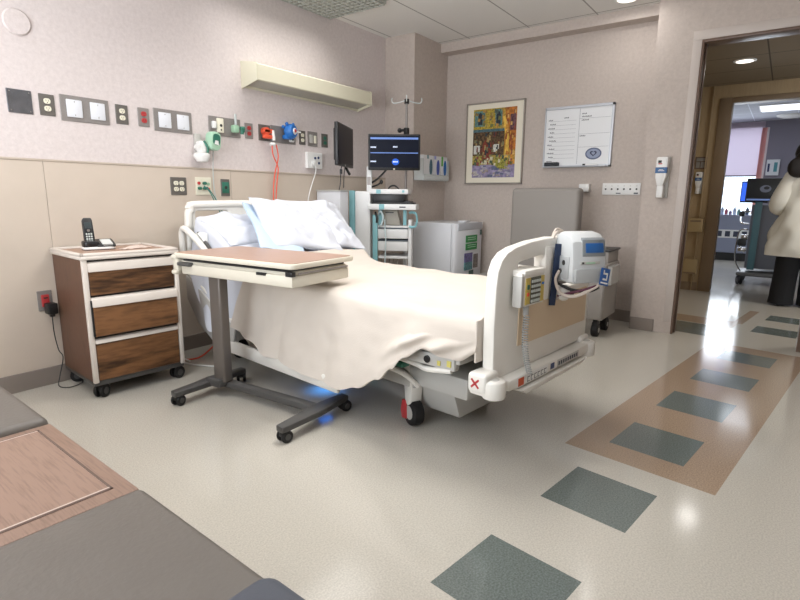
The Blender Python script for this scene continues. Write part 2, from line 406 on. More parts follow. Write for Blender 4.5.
GL = bpy.data.materials.new('window_glass'); GL.use_nodes = True; nt = GL.node_tree; nt.nodes.remove(nt.nodes['Principled BSDF'])
t_ = nt.nodes.new('ShaderNodeBsdfTransparent'); t_.inputs[0].default_value = (.93, .95, .96, 1); g_ = nt.nodes.new('ShaderNodeBsdfGlossy'); g_.inputs['Roughness'].default_value = .02
mx = nt.nodes.new('ShaderNodeMixShader'); mx.inputs[0].default_value = .06
nt.links.new(t_.outputs[0], mx.inputs[1]); nt.links.new(g_.outputs[0], mx.inputs[2]); nt.links.new(mx.outputs[0], nt.nodes['Material Output'].inputs[0])
MB(GL).box(FAR+.045, FAR+.051, .45, 2.55, .82, 2.36).make('pane', win2)
MB(GL).box(XN-.055, XN-.049, .34, 2.56, .79, 2.31).make('pane', win1)
o = MB(PINKB).box(FAR-.012, FAR-.009, .47, 2.5, 1.53, 2.462).m(mat('blind_bar', '#8c879b', .5)).box(FAR-.02, FAR-.002, .47, 2.5, 1.515, 1.54)
tag(o.make('roller_blind'), 'pale pink roller blind lowered halfway over the far room window', 'window blind')
bc = MB(mat('pink_curtain', '#e8bdb8', .8)); bc.grid(lambda s, t: (FAR-.05+.018*math.sin(t*40), .43+.08*t, .85+1.5*s), 6, 40)
bc.cur = 0
CM = bc.mats[0]; nt = CM.node_tree; tr = nt.nodes.new('ShaderNodeBsdfTranslucent'); tr.inputs[0].default_value = (.85, .6, .56, 1)
mx = nt.nodes.new('ShaderNodeMixShader'); mx.inputs[0].default_value = .6
nt.links.new(nt.nodes['Principled BSDF'].outputs[0], mx.inputs[1]); nt.links.new(tr.outputs[0], mx.inputs[2]); nt.links.new(mx.outputs[0], nt.nodes['Material Output'].inputs[0])
tag(bc.make('curtain'), 'narrow salmon pink curtain gathered at the right edge of the far window', 'curtain')
# radiator grille below sill
b = MB(mat('radiator_cover_grey', '#8d93a8', .5)).box(FAR-.18, FAR-.001, .2, 2.6, .14, .799)
rad = tag(b.make('radiator_cover'), 'grey blue radiator cover below the far window sill', 'radiator')
b = MB(WHITE).box(FAR-.19, FAR-.181, .2, 2.6, .41, .56).m(mat('grille_dark', '#3a3f50', .6))
for i in range(18): b.box(FAR-.194, FAR-.189, .26+i*.13, .34+i*.13, .435, .535)
b.make('grille', rad)

# ================================================================== HEAD WALL FITTINGS
def hw(px, py): q = pl(px, py, 1, W); return q.x, q.z
def plate_box(px0, py0, px1, py1):
    x0, z0 = hw(px0, py0); x1, z1 = hw(px1, py1); return x0, x1, min(z0, z1), max(z0, z1)
YS = W
ZU0, ZU1 = 1.519, 1.640      # upper row
def plate(name, label, cat, x0, x1, z0, z1, mt, group=None, y=None, th=.007):
    y = YS if y is None else y
    cx, cz = (x0+x1)/2, (z0+z1)/2
    o = MB(mt).box(x0-cx, x1-cx, -th, 0, z0-cz, z1-cz, .002, 1).make(name, loc=(cx, y, cz)); return tag(o, label, cat, group)
SLOT = mat('slot_black', '#2b2a28', .6)
def sockets(o, mt, n=2, cols=1, r=.0165, dx=.042):
    for c_ in range(cols):
        for i in range(n):
            x = (c_-(cols-1)/2)*dx; z = (i-(n-1)/2)*.040
            b = MB(mt).prism([(x+a, z+q) for a, q in rrect(-r, r, -r*.85, r*.85, r*.7)], -.012, -.005, 'y')
            b.m(SLOT).box(x-.007, x-.005, -.0127, -.011, z-.002, z+.007).box(x+.005, x+.007, -.0127, -.011, z-.002, z+.007).cyl((x, -.0127, z-.008), (x, -.011, z-.008), .0025, 8)
            b.make('socket', o)
    for s in ((0, 0),) if cols == 1 else ():
        MB(CHROME).cyl((0, -.0085, 0), (0, -.006, 0), .003, 8).make('screw', o)
x0, x1, *_ = plate_box(5, 87, 33, 113)
o = plate('blank_plate', 'shiny blank dark steel plate at the far left of the wall row', 'wall plate', x0, x1, ZU0, ZU1, DSTEEL)
for sx in (-1, 1):
    for sz in (-1, 1): MB(CHROME).cyl((sx*.045, -.009, sz*.048), (sx*.045, -.006, sz*.048), .0035, 8).make('screw', o)
DK = mat('bronze_plate', '#6a6661', .42, .2)
def duo(px0, px1, label, mt=None, sm=None, group=None):
    x0, z_ = hw(px0, 110); x1, z_ = hw(px1, 120)
    o = plate('power_outlet', label, 'outlet', x0, x1, ZU0+.004, ZU1-.004, mt or DK, group); sockets(o, sm or IVORY); return o
duo(39.5, 56, 'double outlet with ivory sockets right of the blank dark steel plate')
def twin(px0, px1, label):
    x0, _ = hw(px0, 108); x1, _ = hw(px1, 118)
    o = plate('gang_plate', label, 'wall plate', x0, x1, ZU0-.012, ZU1+.008, STEEL)
    w_ = (x1-x0)
    for k in (-.23, .25):
        MB(mat('white_cover', '#dfe2e8', .4)).box(k*w_-.042*w_/.27, k*w_+.042*w_/.27, -.015, -.006, -.048, .048, .003).m(CHROME).cyl((k*w_, -.0165, .036), (k*w_, -.014, .036), .003, 8).cyl((k*w_, -.0165, -.036), (k*w_, -.014, -.036), .003, 8).make('white_cover', o)
    return o
twin(60, 109, 'wide steel plate with two white blank covers, the larger and left one of two')
duo(115, 128, 'double outlet with ivory sockets between the wide steel plate and the red outlet')
duo(137, 149, 'red double outlet left of the smaller wide steel plate with two white covers', STEEL, RED)
twin(152.5, 191, 'smaller wide steel plate with two white covers right of the first red outlet')
# vacuum / air plate
x0, _ = hw(208, 120); x1, _ = hw(240, 130)
o = plate('gas_outlet_plate', 'steel double gas outlet plate with cream and green fittings', 'wall plate', x0, x1, ZU0, ZU1+.01, STEEL)
MB(IVORY).box(-.075, -.02, -.022, -.006, -.045, .055, .006).m(SLOT).cyl((-.045, -.0235, .005), (-.045, -.02, .005), .010, 14).cyl((-.045, -.0235, -.025), (-.045, -.02, -.025), .006, 12).make('vacuum_fitting', o)
MB(WHITE).box(-.115, -.085, -.03, -.006, -.02, .03, .006).make('white_knob', o)
g = MB(LGREEN).box(.045, .095, -.05, -.006, -.035, .02, .01).make('oxygen_fitting', o)
MB(GREEN).cyl((.085, -.07, -.005), (.115, -.075, -.002), .014, 12).cyl((.098, -.07, -.045), (.098, -.075, -.01), .014, 12).ball((.105, -.068, -.02), .017).make('green_knob', g)
MB(mat('clear_tube', '#b9c0bf', .3)).cyl((.068, -.04, .02), (.068, -.04, .095), .009, 12).make('flow_tube', g)
duo(243.5, 252, 'red double outlet right of the steel gas outlet plate', STEEL, RED)
# orange regulator
x0, _ = hw(258, 128); x1, _ = hw(270, 136)
o = plate('suction_outlet', 'steel plate with orange suction fitting and hose hanging down', 'wall outlet', x0, x1, ZU0, ZU1, DK)
MB(ORANGE).cyl((-.01, -.055, .01), (-.01, -.005, .01), .030, 18, bev=.005).box(-.045, .05, -.055, -.02, -.005, .028, .008).box(-.04, .04, -.055, -.02, -.045, -.015, .008).make('orange_fitting', o)
MB(WHITE).cyl((.045, -.05, .02), (.05, -.055, -.055), .012, 12).ball((.04, -.05, -.085), .022, (1.3, 1, .7)).make('white_connector', o)
xc, zc_ = o.location.x, o.location.z
hz = MB(mat('orange_hose', '#e4644f', .4))
P_ = [hw(*p) for p in ((267, 146), (268, 155), (273, 168), (272, 182), (271, 203), (272, 225))]
hz.tube([(p[0]-xc, -.06, p[1]-zc_) for p in P_], .005, 8, 6)
P_ = [hw(*p) for p in ((272, 145), (274, 158), (271, 172), (269.5, 186), (269.5, 203), (270, 225))]
hz.tube([(p[0]-xc, -.05, p[1]-zc_) for p in P_], .005, 8, 6); hz.make('hose', o)
# blue gauge plate
x0, _ = hw(270, 130); x1, _ = hw(295, 138)
o = plate('regulator_plate', 'steel plate carrying a round blue suction regulator', 'wall regulator', x0, x1, ZU0-.003, ZU1+.006, STEEL)
g = MB(BLUE).lathe([(.0, 0), (.038, 0), (.058, .02), (.058, .06), (.048, .075), (0.0, .075)], (.03, -.01, .03), 20, (.25, -1, 0))
g.box(-.03, .06, -.06, -.02, -.035, .0, .012).ball((.0, -.05, .085), .014).ball((.06, -.06, .085), .012).ball((-.03, -.04, .06), .014)
g = g.make('blue_regulator', o)
MB(WHITE).cyl((.049, -.086, .03), (.051, -.092, .03), .026, 18).m(RED).cyl((.051, -.091, .033), (.0525, -.096, .033), .013, 14).make('gauge_dial', g)
MB(WHITE).box(.055, .1, -.03, -.006, -.05, .0, .006).m(SLOT).cyl((.08, -.032, -.03), (.08, -.029, -.03), .008, 10).make('white_fitting', o)
MB(WHITE).cyl((.085, -.07, .03), (.13, -.07, .03), .006, 8).make('outlet_nipple', o)
duo(298, 304.5, 'narrow double outlet right of the blue regulator')
x0, _ = hw(307, 130); x1, _ = hw(317, 140)
o = plate('rocker_switch_plate', 'steel switch plate between narrow outlet and green outlet', 'switch', x0, x1, ZU0, ZU1, STEEL)
MB(GREYP).box(-.04, .0, -.014, -.006, -.035, .035, .003).make('rocker', o); MB(IVORY).box(.012, .04, -.014, -.006, -.035, .03, .003).make('rocker', o)
duo(320.5, 327, 'green double outlet at the right end of the upper wall row', DK, GREEN)
# lower row
x0, x1, z0, z1 = plate_box(169, 177, 186, 195); o = plate('power_outlet', 'quad outlet with four ivory sockets on the tan panel', 'outlet', x0, x1, z0, z1, DK, y=W-.008); sockets(o, IVORY, 2, 2)
x0, x1, z0, z1 = plate_box(194, 177, 211, 195); o = plate('signal_jack_plate', 'ivory plate of coloured jacks with green cords plugged in', 'wall plate', x0, x1, z0, z1, IVORY, y=W-.008)
for dx, dz, mm in ((-.04, .02, RED), (-.04, -.015, GREEN), (0, .02, GREEN), (0, -.015, GREEN), (.035, .015, LGREEN), (.035, -.02, ORANGE)):
    MB(mm).cyl((dx, -.03 if mm is GREEN else -.014, dz), (dx, -.005, dz), .011, 12).make('jack', o)
CT = mat('teal_cord', '#33736b', .5)
cc = (o.location.x, o.location.y, o.location.z)
bb = MB(CT)
for k, pts in enumerate((((201, 186), (205, 192), (209, 203), (213, 214), (216, 222)), ((204, 187), (209, 196), (214, 208), (218, 220)))):
    bb.tube([(hw(*p)[0]-cc[0], -.03-.02*i, hw(*p)[1]-cc[2]) for i, p in enumerate(pts)], .004, 6, 5)
bb.make('cord', o)
x0, x1, z0, z1 = plate_box(219.5, 179, 229, 196); o = plate('power_outlet', 'green outlet on the tan panel above the headboard', 'outlet', x0, x1, z0, z1, DK, y=W-.008)
MB(GREEN).box(-.03, .03, -.012, -.005, -.04, .04, .004).m(SLOT).cyl((0, -.0125, 0), (0, -.0115, 0), .012, 12).make('socket', o)
# white nurse call box
x0, x1, z0, z1 = plate_box(305, 152, 320, 169)
o = plate('nurse_call_station', 'white nurse call station with dark jacks below the upper wall row', 'call station', x0, x1, z0, z1, WHITE, th=.03)
for dx, dz in ((.04, .025), (.045, -.02), (.0, .02)): MB(mat('navy_plastic', '#34466e', .5)).cyl((dx, -.034, dz), (dx, -.028, dz), .011, 12).make('jack', o)
MB(WHITE).box(-.04, .01, -.045, -.028, -.045, -.005, .005).make('plug', o)
cc = o.location
MB(WHITE).tube([(hw(*p)[0]-cc[0], -.045, hw(*p)[1]-cc[2]) for p in ((312, 165), (312, 172), (309, 182), (306, 192), (304, 203))], .004, 6, 5).make('cord', o)
# red outlet low with adapter
x0, x1, z0, z1 = plate_box(36, 295, 50, 316); z0, z1 = .44, .555
o = plate('power_outlet', 'low red outlet with black adapter plugged in left of the bedside cabinet', 'outlet', x0, x0+.075, z0, z1, STEEL, y=W-.008)
MB(RED).box(-.02, .02, -.013, -.005, -.035, .035, .004).m(SLOT).box(-.01, .012, -.0135, -.012, .012, .02).make('socket', o)
q = tag(MB(BLACK).box(-.026, .026, -.06, 0, -.034, .03, .008).box(-.012, .012, -.045, -.02, -.05, -.03, .004).make('power_adapter', loc=(o.location.x+.012, o.location.y-.014, o.location.z-.04)), 'black power adapter plugged into the low red outlet', 'power adapter')
qa = q.location
b = MB(BLACK)
wp = [(0, -.03, -.045), (.0, -.03, -.15), (.012, -.03, -.25), (.03, -.03, -.30), (.0, -.04, -.40), (-.03, -.09, -(qa.z)+.012), (.0, -.15, -(qa.z)+.008), (.07, -.13, -(qa.z)+.008), (.10, -.07, -(qa.z)+.01), (.07, -.04, -.33), (.13, -.036, -.24), (.19, -.036, -.22)]
b.tube(wp, .0028, 6, 6); b.make('cord', q)
# round cover high on wall
x0, z0 = hw(16, 22)
b = MB(PAPER).lathe([(0, 0), (.062, 0), (.066, .006), (.06, .014), (0, .016)], (0, 0, 0), 32, (0, -1, 0))
tag(b.make('speaker_cover', loc=(x0, W, z0)), 'round wall coloured cover high on the left wall', 'round cover')
# green/white suction gauge holder
x0, z0 = hw(200, 146)
o = thing('wall_gauge', 'white and green wall suction gauge beside the steel gas plate', 'wall gauge', (x0, W, z0))
b = MB(WHITE).lathe([(0, -.055), (.035, -.05), (.055, -.02), (.055, .0), (.04, .01), (0, .01)], (-.03, -.06, -.06), 20); b.make('cup', o)
MB(GREYP).box(-.05, .0, -.02, 0, -.09, .08, .006).make('bracket', o)
MB(WHITE).cyl((-.055, -.05, 0), (-.02, -.05, -.03), .03, 14).box(-.05, .02, -.08, -.02, -.05, .03, .015).make('valve_body', o)
g = MB(mat('mint_plastic', '#a9cfb4', .4)).prism(rrect(-.045, .045, -.065, .06, .035), -.03, .03, 'y', .006).make('gauge_head', o, loc=(.05, -.085, .035), rot=(0, R(8), R(10)))
MB(GREEN).prism(rrect(-.033, .033, -.03, .045, .025), -.033, -.029, 'y').m(WHITE).prism([(-.02, -.028), (.02, -.028), (.012, .0), (-.012, .0)], -.036, -.032, 'y').make('dial', g)
MB(GREEN).tube([(-.02, -.08, .03), (0, -.09, -.02), (-.005, -.085, -.06)], .008, 8, 5).make('knob', o)
MB(mat('clear_tube', '#b9c0bf', .3)).tube([(.07, -.05, -.02), (.072, -.03, -.2), (.08, -.03, -.34), (.11, -.04, -.44), (.16, -.06, -.5)], .0035, 6, 6).make('suction_tube', o)

# light fixture over bed
xa, xb = 2.64, 3.955
FIXM = mat('fixture_cream', '#d9d5bf', .5)
o = thing('wall_light', 'long cream over-bed light fixture high on the left wall', 'wall light', (xa, W, 1.92))
prof = [(W-3.38, .145), (-.015, .15), (-.165, .118), (-.175, .11), (-.175, .012), (-.165, 0), (0, -.035)]
b = MB(FIXM).prism([(y, z) for y, z in ((0, .145), (-.165, .118), (-.178, .108), (-.178, .004), (-.165, -.002), (-.158, .02), (-.02, -.012), (-.02, -.035), (0, -.035))], .008, xb-xa-.008, 'x')
b.make('housing', o)
for x in (0, xb-xa-.008):
    MB(FIXM).prism([(0, .15), (-.17, .121), (-.181, .110), (-.181, .0), (-.168, -.005), (0, -.045)], x, x+.008, 'x', .001).make('end_cap', o)
MB(mat('fixture_lens', '#b3b0a4', .35)).prism([(-.155, .012), (-.02, -.02), (-.02, -.012), (-.155, .02)], .01, xb-xa-.01, 'x').make('lens', o)

# ================================================================== BACK WALL
# picture
q0 = pl(467, 104, 0, D); q1 = pl(521, 184, 0, D)
py0, py1, pz0, pz1 = 2.14, 2.775, 1.235, 2.035
def pm(n, c, v=.25, s=30): return mat('paint_'+n, c, .8, var=v, vscale=s)
o = thing('framed_picture', 'framed street cafe picture with wide cream mat on the back wall', 'picture', (D, (py0+py1)/2, (pz0+pz1)/2))
hw_, hh = (py1-py0)/2, (pz1-pz0)/2
b = MB(mat('silver_frame', '#a39d95', .3, .6))
for (a0, a1, c0, c1) in ((-hw_, hw_, hh-.014, hh), (-hw_, hw_, -hh, -hh+.014), (-hw_, -hw_+.014, -hh, hh), (hw_-.014, hw_, -hh, hh)): b.box(-.028, 0, a0, a1, c0, c1, .002, 1)
b.make('frame', o)
MB(mat('cream_mat', '#e9e2d0', .6)).box(-.018, -.004, -hw_+.01, hw_-.01, -hh+.01, hh-.01).make('mat_board', o)
b = MB(pm('base', '#8f8052', .5, 40)); 
iw, ih = .235, .335                       # half size of the print; +y is picture left
def pr_(y0, y1, z0, z1, m_, k): b.m(m_).box(-.0185-.0004*k, -.018, -y1*iw, -y0*iw, z0*ih, z1*ih)   # y in picture coords: -1 left .. 1 right
b.m(pm('ochre', '#b8923f', .5, 40)); pr_(-1, 1, -1, 1, pm('ochre', '#b8923f', .5, 40), 1)
pr_(-1, .35, .42, 1, pm('mustard', '#b09a3c', .5, 60), 2); pr_(-.95, -.45, .5, .95, pm('teal', '#5d7f7a', .5, 60), 3); pr_(.02, .35, .5, .97, pm('teal', '#5d7f7a', .5, 60), 3)
for cx in (-.68, .18):
    o_ = [(-(cx+a)*iw, z*ih) for a, z in ((-.1, .55), (.1, .55), (.1, .8), (.06, .88), (0, .91), (-.06, .88), (-.1, .8))]; b.m(pm('navy', '#2f3640', .3, 60)).prism(o_, -.0203, -.019, 'x')
pr_(-1, .5, .34, .42, pm('blueline', '#4d6a72', .4, 50), 4); pr_(-1, .48, -.35, .34, pm('umber', '#5a4630', .8, 45), 3)
pr_(.5, 1, -.2, 1, pm('orange', '#a8682c', .6, 30), 3); pr_(.72, .98, .35, .8, pm('mauve', '#6c4b4f', .6, 40), 4)
b.m(pm('yellow', '#d8b04c', .4, 30)).prism([(-(y)*iw, z*ih) for y, z in ((.38, .75), (.5, .78), (.72, .1), (.66, -.6), (.5, -.6), (.55, .1))], -.0207, -.019, 'x')
b.m(pm('red', '#7e3a2c', .4, 60)).prism([(-(y)*iw, z*ih) for y, z in ((-.52, -.5), (-.1, -.5), (-.1, -.0), (-.3, .18), (-.52, 0))], -.0207, -.019, 'x')
pr_(-.95, -.65, -.3, -.05, pm('white', '#cfd0c8', .2, 60), 5); pr_(-.02, .25, -.25, -.03, pm('white', '#cfd0c8', .2, 60), 5)
pr_(-1, .75, -.7, -.35, pm('bushes', '#a09048', .7, 50), 4); pr_(-1, 1, -1, -.62, pm('violet', '#8f86a5', .35, 30), 5); pr_(.1, .7, -.75, -.45, pm('bushes2', '#8c8a3c', .7, 60), 6)
rd = random.Random(3)
def daub(n, y0, y1, z0, z1, cols, w=.05, h=.05):
    for i in range(n):
        c = cols[rd.randrange(len(cols))]; y = rd.uniform(y0, y1); z = rd.uniform(z0, z1); a = w*rd.uniform(.5, 1.4); q = h*rd.uniform(.5, 1.4); t = rd.uniform(-.02, .02)
        b.m(pm('daub_'+c, '#'+c, .3, 60)).prism([(-(yy)*iw, zz*ih) for yy, zz in ((y-a, z-q), (y+a*.8, z-q+t), (y+a, z+q*.7), (y-a*.7, z+q))], -.0209-.00001*i, -.0195, 'x')
daub(26, -.9, .4, .45, .97, ['9b8a4a', '6f7448', 'b08a44', '54615a', '8f7440'], .06, .05)
daub(50, -.95, .45, -.3, .3, ['3c3a34', '6d5a3c', '55452f', '7a7a58', '2f3a40', 'a08a5a', '6a3a30'], .05, .06)
daub(40, .55, .97, -.6, .95, ['a8682c', '8f4a30', 'c98f3c', '7a4a44', 'd0a860'], .05, .07)
daub(50, -.95, .9, -.62, -.35, ['8c8a5a', 'b8ab7a', '5a5c3c', 'c9c2a4', '8a4a44', '4a5a48'], .06, .045)
daub(40, -.95, .95, -.97, -.66, ['77738f', 'a49fb0', '5f6580', '9a8f8a', 'b8b2ac'], .10, .03)
b.make('print', o)

# whiteboard
by0, by1, bz0, bz1 = 1.31, 1.935, 1.38, 1.925
o = thing('whiteboard', 'white patient information board with black eraser and heart emblem on the back wall', 'whiteboard', (D, (by0+by1)/2, (bz0+bz1)/2))
hy, hz_ = (by1-by0)/2, (bz1-bz0)/2
MB(mat('board_white', '#e8eaec', .25)).box(-.018, 0, -hy+.01, hy-.01, -hz_+.01, hz_-.01).make('board', o)
b = MB(mat('board_frame', '#c3c7ce', .3, .3))
for (a0, a1, c0, c1) in ((-hy, hy, hz_-.024, hz_), (-hy, hy, -hz_, -hz_+.02), (-hy, -hy+.022, -hz_, hz_), (hy-.014, hy, -hz_, hz_)): b.box(-.028, 0, a0, a1, c0, c1, .003, 1)
b.make('frame', o)
MB(mat('board_frame', '', .3)).box(-.07, -.018, -hy+.03, hy-.01, -hz_+.004, -hz_+.012, .002, 1).make('pen_tray', o)
b = MB(mat('grey_line', '#8f949c', .7)); lx = -.0187
for i in range(10):
    z = .145-i*.037; b.box(lx, -.018, .02, hy-.05-.02*(i % 2), z, z+.0018)
b.box(lx, -.018, -.012, -.009, -hz_+.03, hz_-.03)
for z in (.155, .02, -.095): b.box(lx, -.018, -hy+.03, -.01, z, z+.002)
b.m(mat('ink_dark', '#4b5058', .7))
for i in range(11):     # short handwritten headings, too small to read
    z = .15-i*.037; y = hy-.035-.018*(i % 2); L_ = .045+.012*((i*7) % 3)
    for k in range(int(L_/.011)): b.box(lx-.0002, -.018, y-k*.011-.007, y-k*.011, z+.002, z+.010+.003*((i+k) % 2))
for y, z, n in ((-.03, .19, 4), (-.03, .165, 8), (-.03, .135, 6), (-.02, -.002, 5), (.13, .165, 4)):
    for k in range(n): b.box(lx-.0002, -.018, y-k*.011-.007, y-k*.011, z+.002, z+.010+.003*(k % 2))
b.make('form_lines', o)
b = MB(mat('emblem_blue', '#5a6480', .5)).prism([(-.155+.072*math.cos(t*math.pi/16), -.155+.052*math.sin(t*math.pi/16)) for t in range(32)], -.0195, -.018, 'x')
b.m(mat('emblem_pale', '#8f9ab4', .5)).prism([(-.155+.060*math.cos(t*math.pi/16), -.155+.040*math.sin(t*math.pi/16)) for t in range(32)], -.0200, -.018, 'x')
hrt = [(-.155+.0019*16*math.sin(t)**3, -.153+.0017*(13*math.cos(t)-5*math.cos(2*t)-2*math.cos(3*t)-math.cos(4*t))) for t in [2*math.pi*i/36 for i in range(36)]]
b.m(mat('emblem_navy', '#2b3350', .5)).prism(hrt, -.0207, -.018, 'x').m(mat('emblem_pale', '', .5)).prism([(-.155+(y+.155)*.55, -.153+(z+.153)*.55) for y, z in hrt], -.0212, -.018, 'x')
b.make('heart_emblem', o)
tag(MB(mat('eraser_black', '#33363a', .8)).box(-.045, .045, -.065, .065, 0, .035, .006).make('board_eraser', loc=(D-.052, by1-.10, bz0+.0135), rot=(0, 0, 0)), 'black eraser standing on the left end of the whiteboard tray', 'eraser')
bpy.data.objects['board_eraser'].scale = (.5, 1, 1)
mk_ = MB(WHITE).cyl((0, -.055, 0), (0, .05, 0), .007, 10).m(BLACK).cyl((0, .05, 0), (0, .075, 0), .0075, 10)
tag(mk_.make('marker_pen', loc=(D-.055, 1.47, bz0+.0205)), 'white marker pen with black cap on the whiteboard tray', 'marker')

# panel of six jacks
q0 = pl(603, 182.5, 0, D); q1 = pl(640, 196, 0, D)
yc_, zc2 = (q0.y+q1.y)/2, (q0.z+q1.z)/2
o = tag(MB(WHITE).box(-.012, 0, -.16, .16, -.05, .052, .003).make('jack_panel', loc=(D, yc_, zc2)), 'white wall panel with a row of six dark jacks', 'wall plate')
for i in range(6): MB(SLOT).cyl((-.015, .13-i*.052, .0), (-.011, .13-i*.052, .0), .008, 10).m(GREYP).box(-.0135, -.0118, .125-i*.052, .135-i*.052, .025, .03).make('jack', o)
MB(mat('ink_dark', '', .5)).box(-.013, -.011, -.0, .04, -.04, -.032).box(-.013, -.011, -.145, -.11, -.042, -.03).make('printed_text', o)
# white box on wall beside recliner
q0 = pl(586, 188, 0, D)
tag(MB(WHITE).box(-.07, 0, -.045, .045, -.035, .035, .006).make('wall_bracket', loc=(D, q0.y, q0.z)), 'small white wall box above the grey recliner', 'wall box')
# sanitizer dispenser on the door wall
q0 = pl(663, 180, 0, DW)
def sanitizer(label, loc, s=1.0):
    o = thing('sanitizer_dispenser', label, 'dispenser', loc); o.scale = (s, s, s)
    MB(GREYP).box(-.02, 0, -.045, .04, -.16, .16, .006).make('backplate', o)
    MB(WHITE).prism([(y, z) for y, z in ((-.035, .155), (.04, .155), (.045, .14), (.043, .0), (.025, -.07), (-.015, -.07), (-.034, 0), (-.04, .14))], -.10, -.018, 'x', .008).make('housing', o)
    MB(mat('navy_label', '#2f5f93', .5)).box(-.1015, -.06, -.0372, .0455, .03, .075, .001, 1).m(WHITE).box(-.1022, -.10, -.02, .025, .046, .05).box(-.1022, -.10, -.01, .02, .056, .059).make('blue_label', o)
    MB(RED).box(-.1015, -.098, .0, .028, .098, .106).m(SLOT).box(-.1015, -.098, .005, .03, .108, .128, .001, 1).make('emblem', o)
    MB(WHITE).box(-.095, -.025, -.022, .026, -.16, -.065, .008).make('drip_tray', o)
    return o
sanitizer('white hand sanitizer dispenser with navy band on the wall left of the doorway', (DW, q0.y, q0.z+.02))
# corridor fittings
q0 = pl(699, 183, 0, C2)
sanitizer('white hand sanitizer dispenser on the tan corridor wall seen through the doorway', (C2, q0.y, q0.z), .8)
q0 = pl(701, 163, 0, C2)
o = tag(MB(BROWNF).box(-.01, 0, -.06, .06, -.07, .07, .003).make('room_sign', loc=(C2, q0.y, q0.z)), 'small grey room sign above the corridor sanitizer', 'sign')
MB(mat('sign_grey', '#8d8b86', .5)).box(-.012, -.009, -.048, .048, .02, .055).box(-.012, -.009, -.048, .0, -.055, .01).box(-.012, -.009, .01, .048, -.055, .01).make('sign_panel', o)
TANB = mat('tan_box', '#b19b72', .5)
q0 = pl(696, 225, 0, C2)
o = tag(MB(TANB).box(-.09, 0, -.08, .075, -.08, .08, .008).make('glove_box_holder', loc=(C2, q0.y, q0.z)), 'tan square box on corridor wall below the sanitizer', 'wall box')
MB(CORD).box(-.092, -.089, -.06, .055, .04, .06).make('slot', o)
q0 = pl(690, 266, 0, C2)
o = tag(MB(TANB).box(-.05, 0, -.08, .075, -.09, .09, .008).make('wall_hamper_box', loc=(C2, q0.y, q0.z)), 'tan flat box low on the corridor wall', 'wall box')
MB(CORD).box(-.052, -.049, -.07, .065, -.088, -.07).make('base_edge', o)
b = MB(CORW).box(C2-.03, C2, .83, .84, 0, 2.38)
struct('trim_6', b)

# glove boxes on the column
o = thing('glove_box_rack', 'clear rack holding glove boxes in the room corner', 'rack', (4.46, KY, 1.27))
CLR = mat('pale_clear_plastic', '#c9cfcf', .2)
MB(CLR).box(-.06, .42, -.115, 0, -.008, 0, .002).box(-.06, .42, -.12, -.113, 0, .05, .002).box(-.06, -.055, -.115, 0, 0, .2).box(.415, .42, -.115, 0, 0, .2).box(-.06, .42, -.006, 0, 0, .22).make('tray', o)
GB = [('#7fa0a8', '#4d6f80', 'white glove box with grey teal oval, leftmost in the corner rack'), ('#a3a8dc', '#4c5fb0', 'white glove box with violet blue oval in the middle of the corner rack'), ('#5fb04a', '#2c6db5', 'white glove box with green stripe and bright blue oval, rightmost in the corner rack')]
for i, (c1, c2, lb) in enumerate(GB):
    w0 = .115
    ob = tag(MB(mat('carton_white', '#e4e6ea', .6)).box(-w0/2, w0/2, -.045, .045, 0, .235, .003, 1).make('glove_box', loc=(4.46+.02+i*.135+.06, KY-.058, 1.271)), lb, 'glove box', 'glove boxes in the corner rack')
    MB(mat('carton_c'+str(i), c1, .6)).box(-w0/2-.0005, -w0/2+.03, -.0465, -.044, .14 if i == 2 else .2, .235).make('printed_stripe', ob)
    MB(mat('carton_d'+str(i), c2, .6)).prism([(.012+.027*math.cos(t*math.pi/12), .12+.078*math.sin(t*math.pi/12)) for t in range(24)], -.048, -.044, 'y').make('oval_opening', ob)
ob = tag(MB(mat('carton_white', '')).box(-.034, .034, -.045, .045, 0, .235, .003, 1).make('wipes_box', loc=(4.447, KY-.058, 1.271)), 'plain white carton with green foot at left end of the corner rack', 'carton')
MB(mat('carton_green', '#7fb58c', .6)).box(-.0345, .0345, -.0465, -.044, .0, .05).make('green_band', ob)

# ceiling fittings
o = thing('ceiling_light', 'louvred fluorescent ceiling light over the bed head', 'ceiling light', (2.97, 3.055, ZC))
MB(mat('louvre_grey', '#b4b5ae', .4, .2)).box(-.61, .61, -.305, .305, -.03, 0).make('frame', o)
b = MB(mat('louvre_grey', ''))
for i in range(24): b.box(-.6+i*.0522, -.597+i*.0522, -.295, .295, -.04, -.03)
for i in range(12): b.box(-.6, .6, -.295+i*.0536, -.292+i*.0536, -.04, -.03)
b.make('louvre', o)
LAMP = mat('lamp_glow', '#ffffff', .5, emit='#fff6e6', es=1.8)
def can(label, x, y, z, r=.075):
    o = thing('recessed_light', label, 'ceiling light', (x, y, z))
    MB(WHITE).lathe([(r, 0), (r+.02, -.001), (r+.02, -.007), (r, -.009)], (0, 0, 0), 24).make('trim_ring', o)
    MB(LAMP).cyl((0, 0, -.012), (0, 0, -.0095), r-.005, 24).make('lamp', o)
can('recessed round ceiling light near the top edge beside the doorway', 4.60, 1.19, ZC)
can('recessed round ceiling light in the corridor', 6.13, .48, 2.38)
tag(MB(DARKG).box(-.05, .05, -.02, .02, -.03, 0, .006).m(BLACK).cyl((-.03, 0, -.045), (-.03, 0, -.03), .012, 10).make('door_sensor', loc=(4.70, .80, ZC)), 'small dark ceiling device above the doorway', 'sensor')
tag(MB(mat('chrome_strip', '#b9b6ae', .3, .4)).box(-.02, .02, -.3, .3, -.012, 0, .002).make('ceiling_rail', loc=(5.15, .28, 2.38)), 'pale metal rail on the corridor ceiling just inside the doorway', 'ceiling rail')
LP2 = mat('bright_panel', '#ffffff', .5, emit='#eaf2ff', es=1.4)
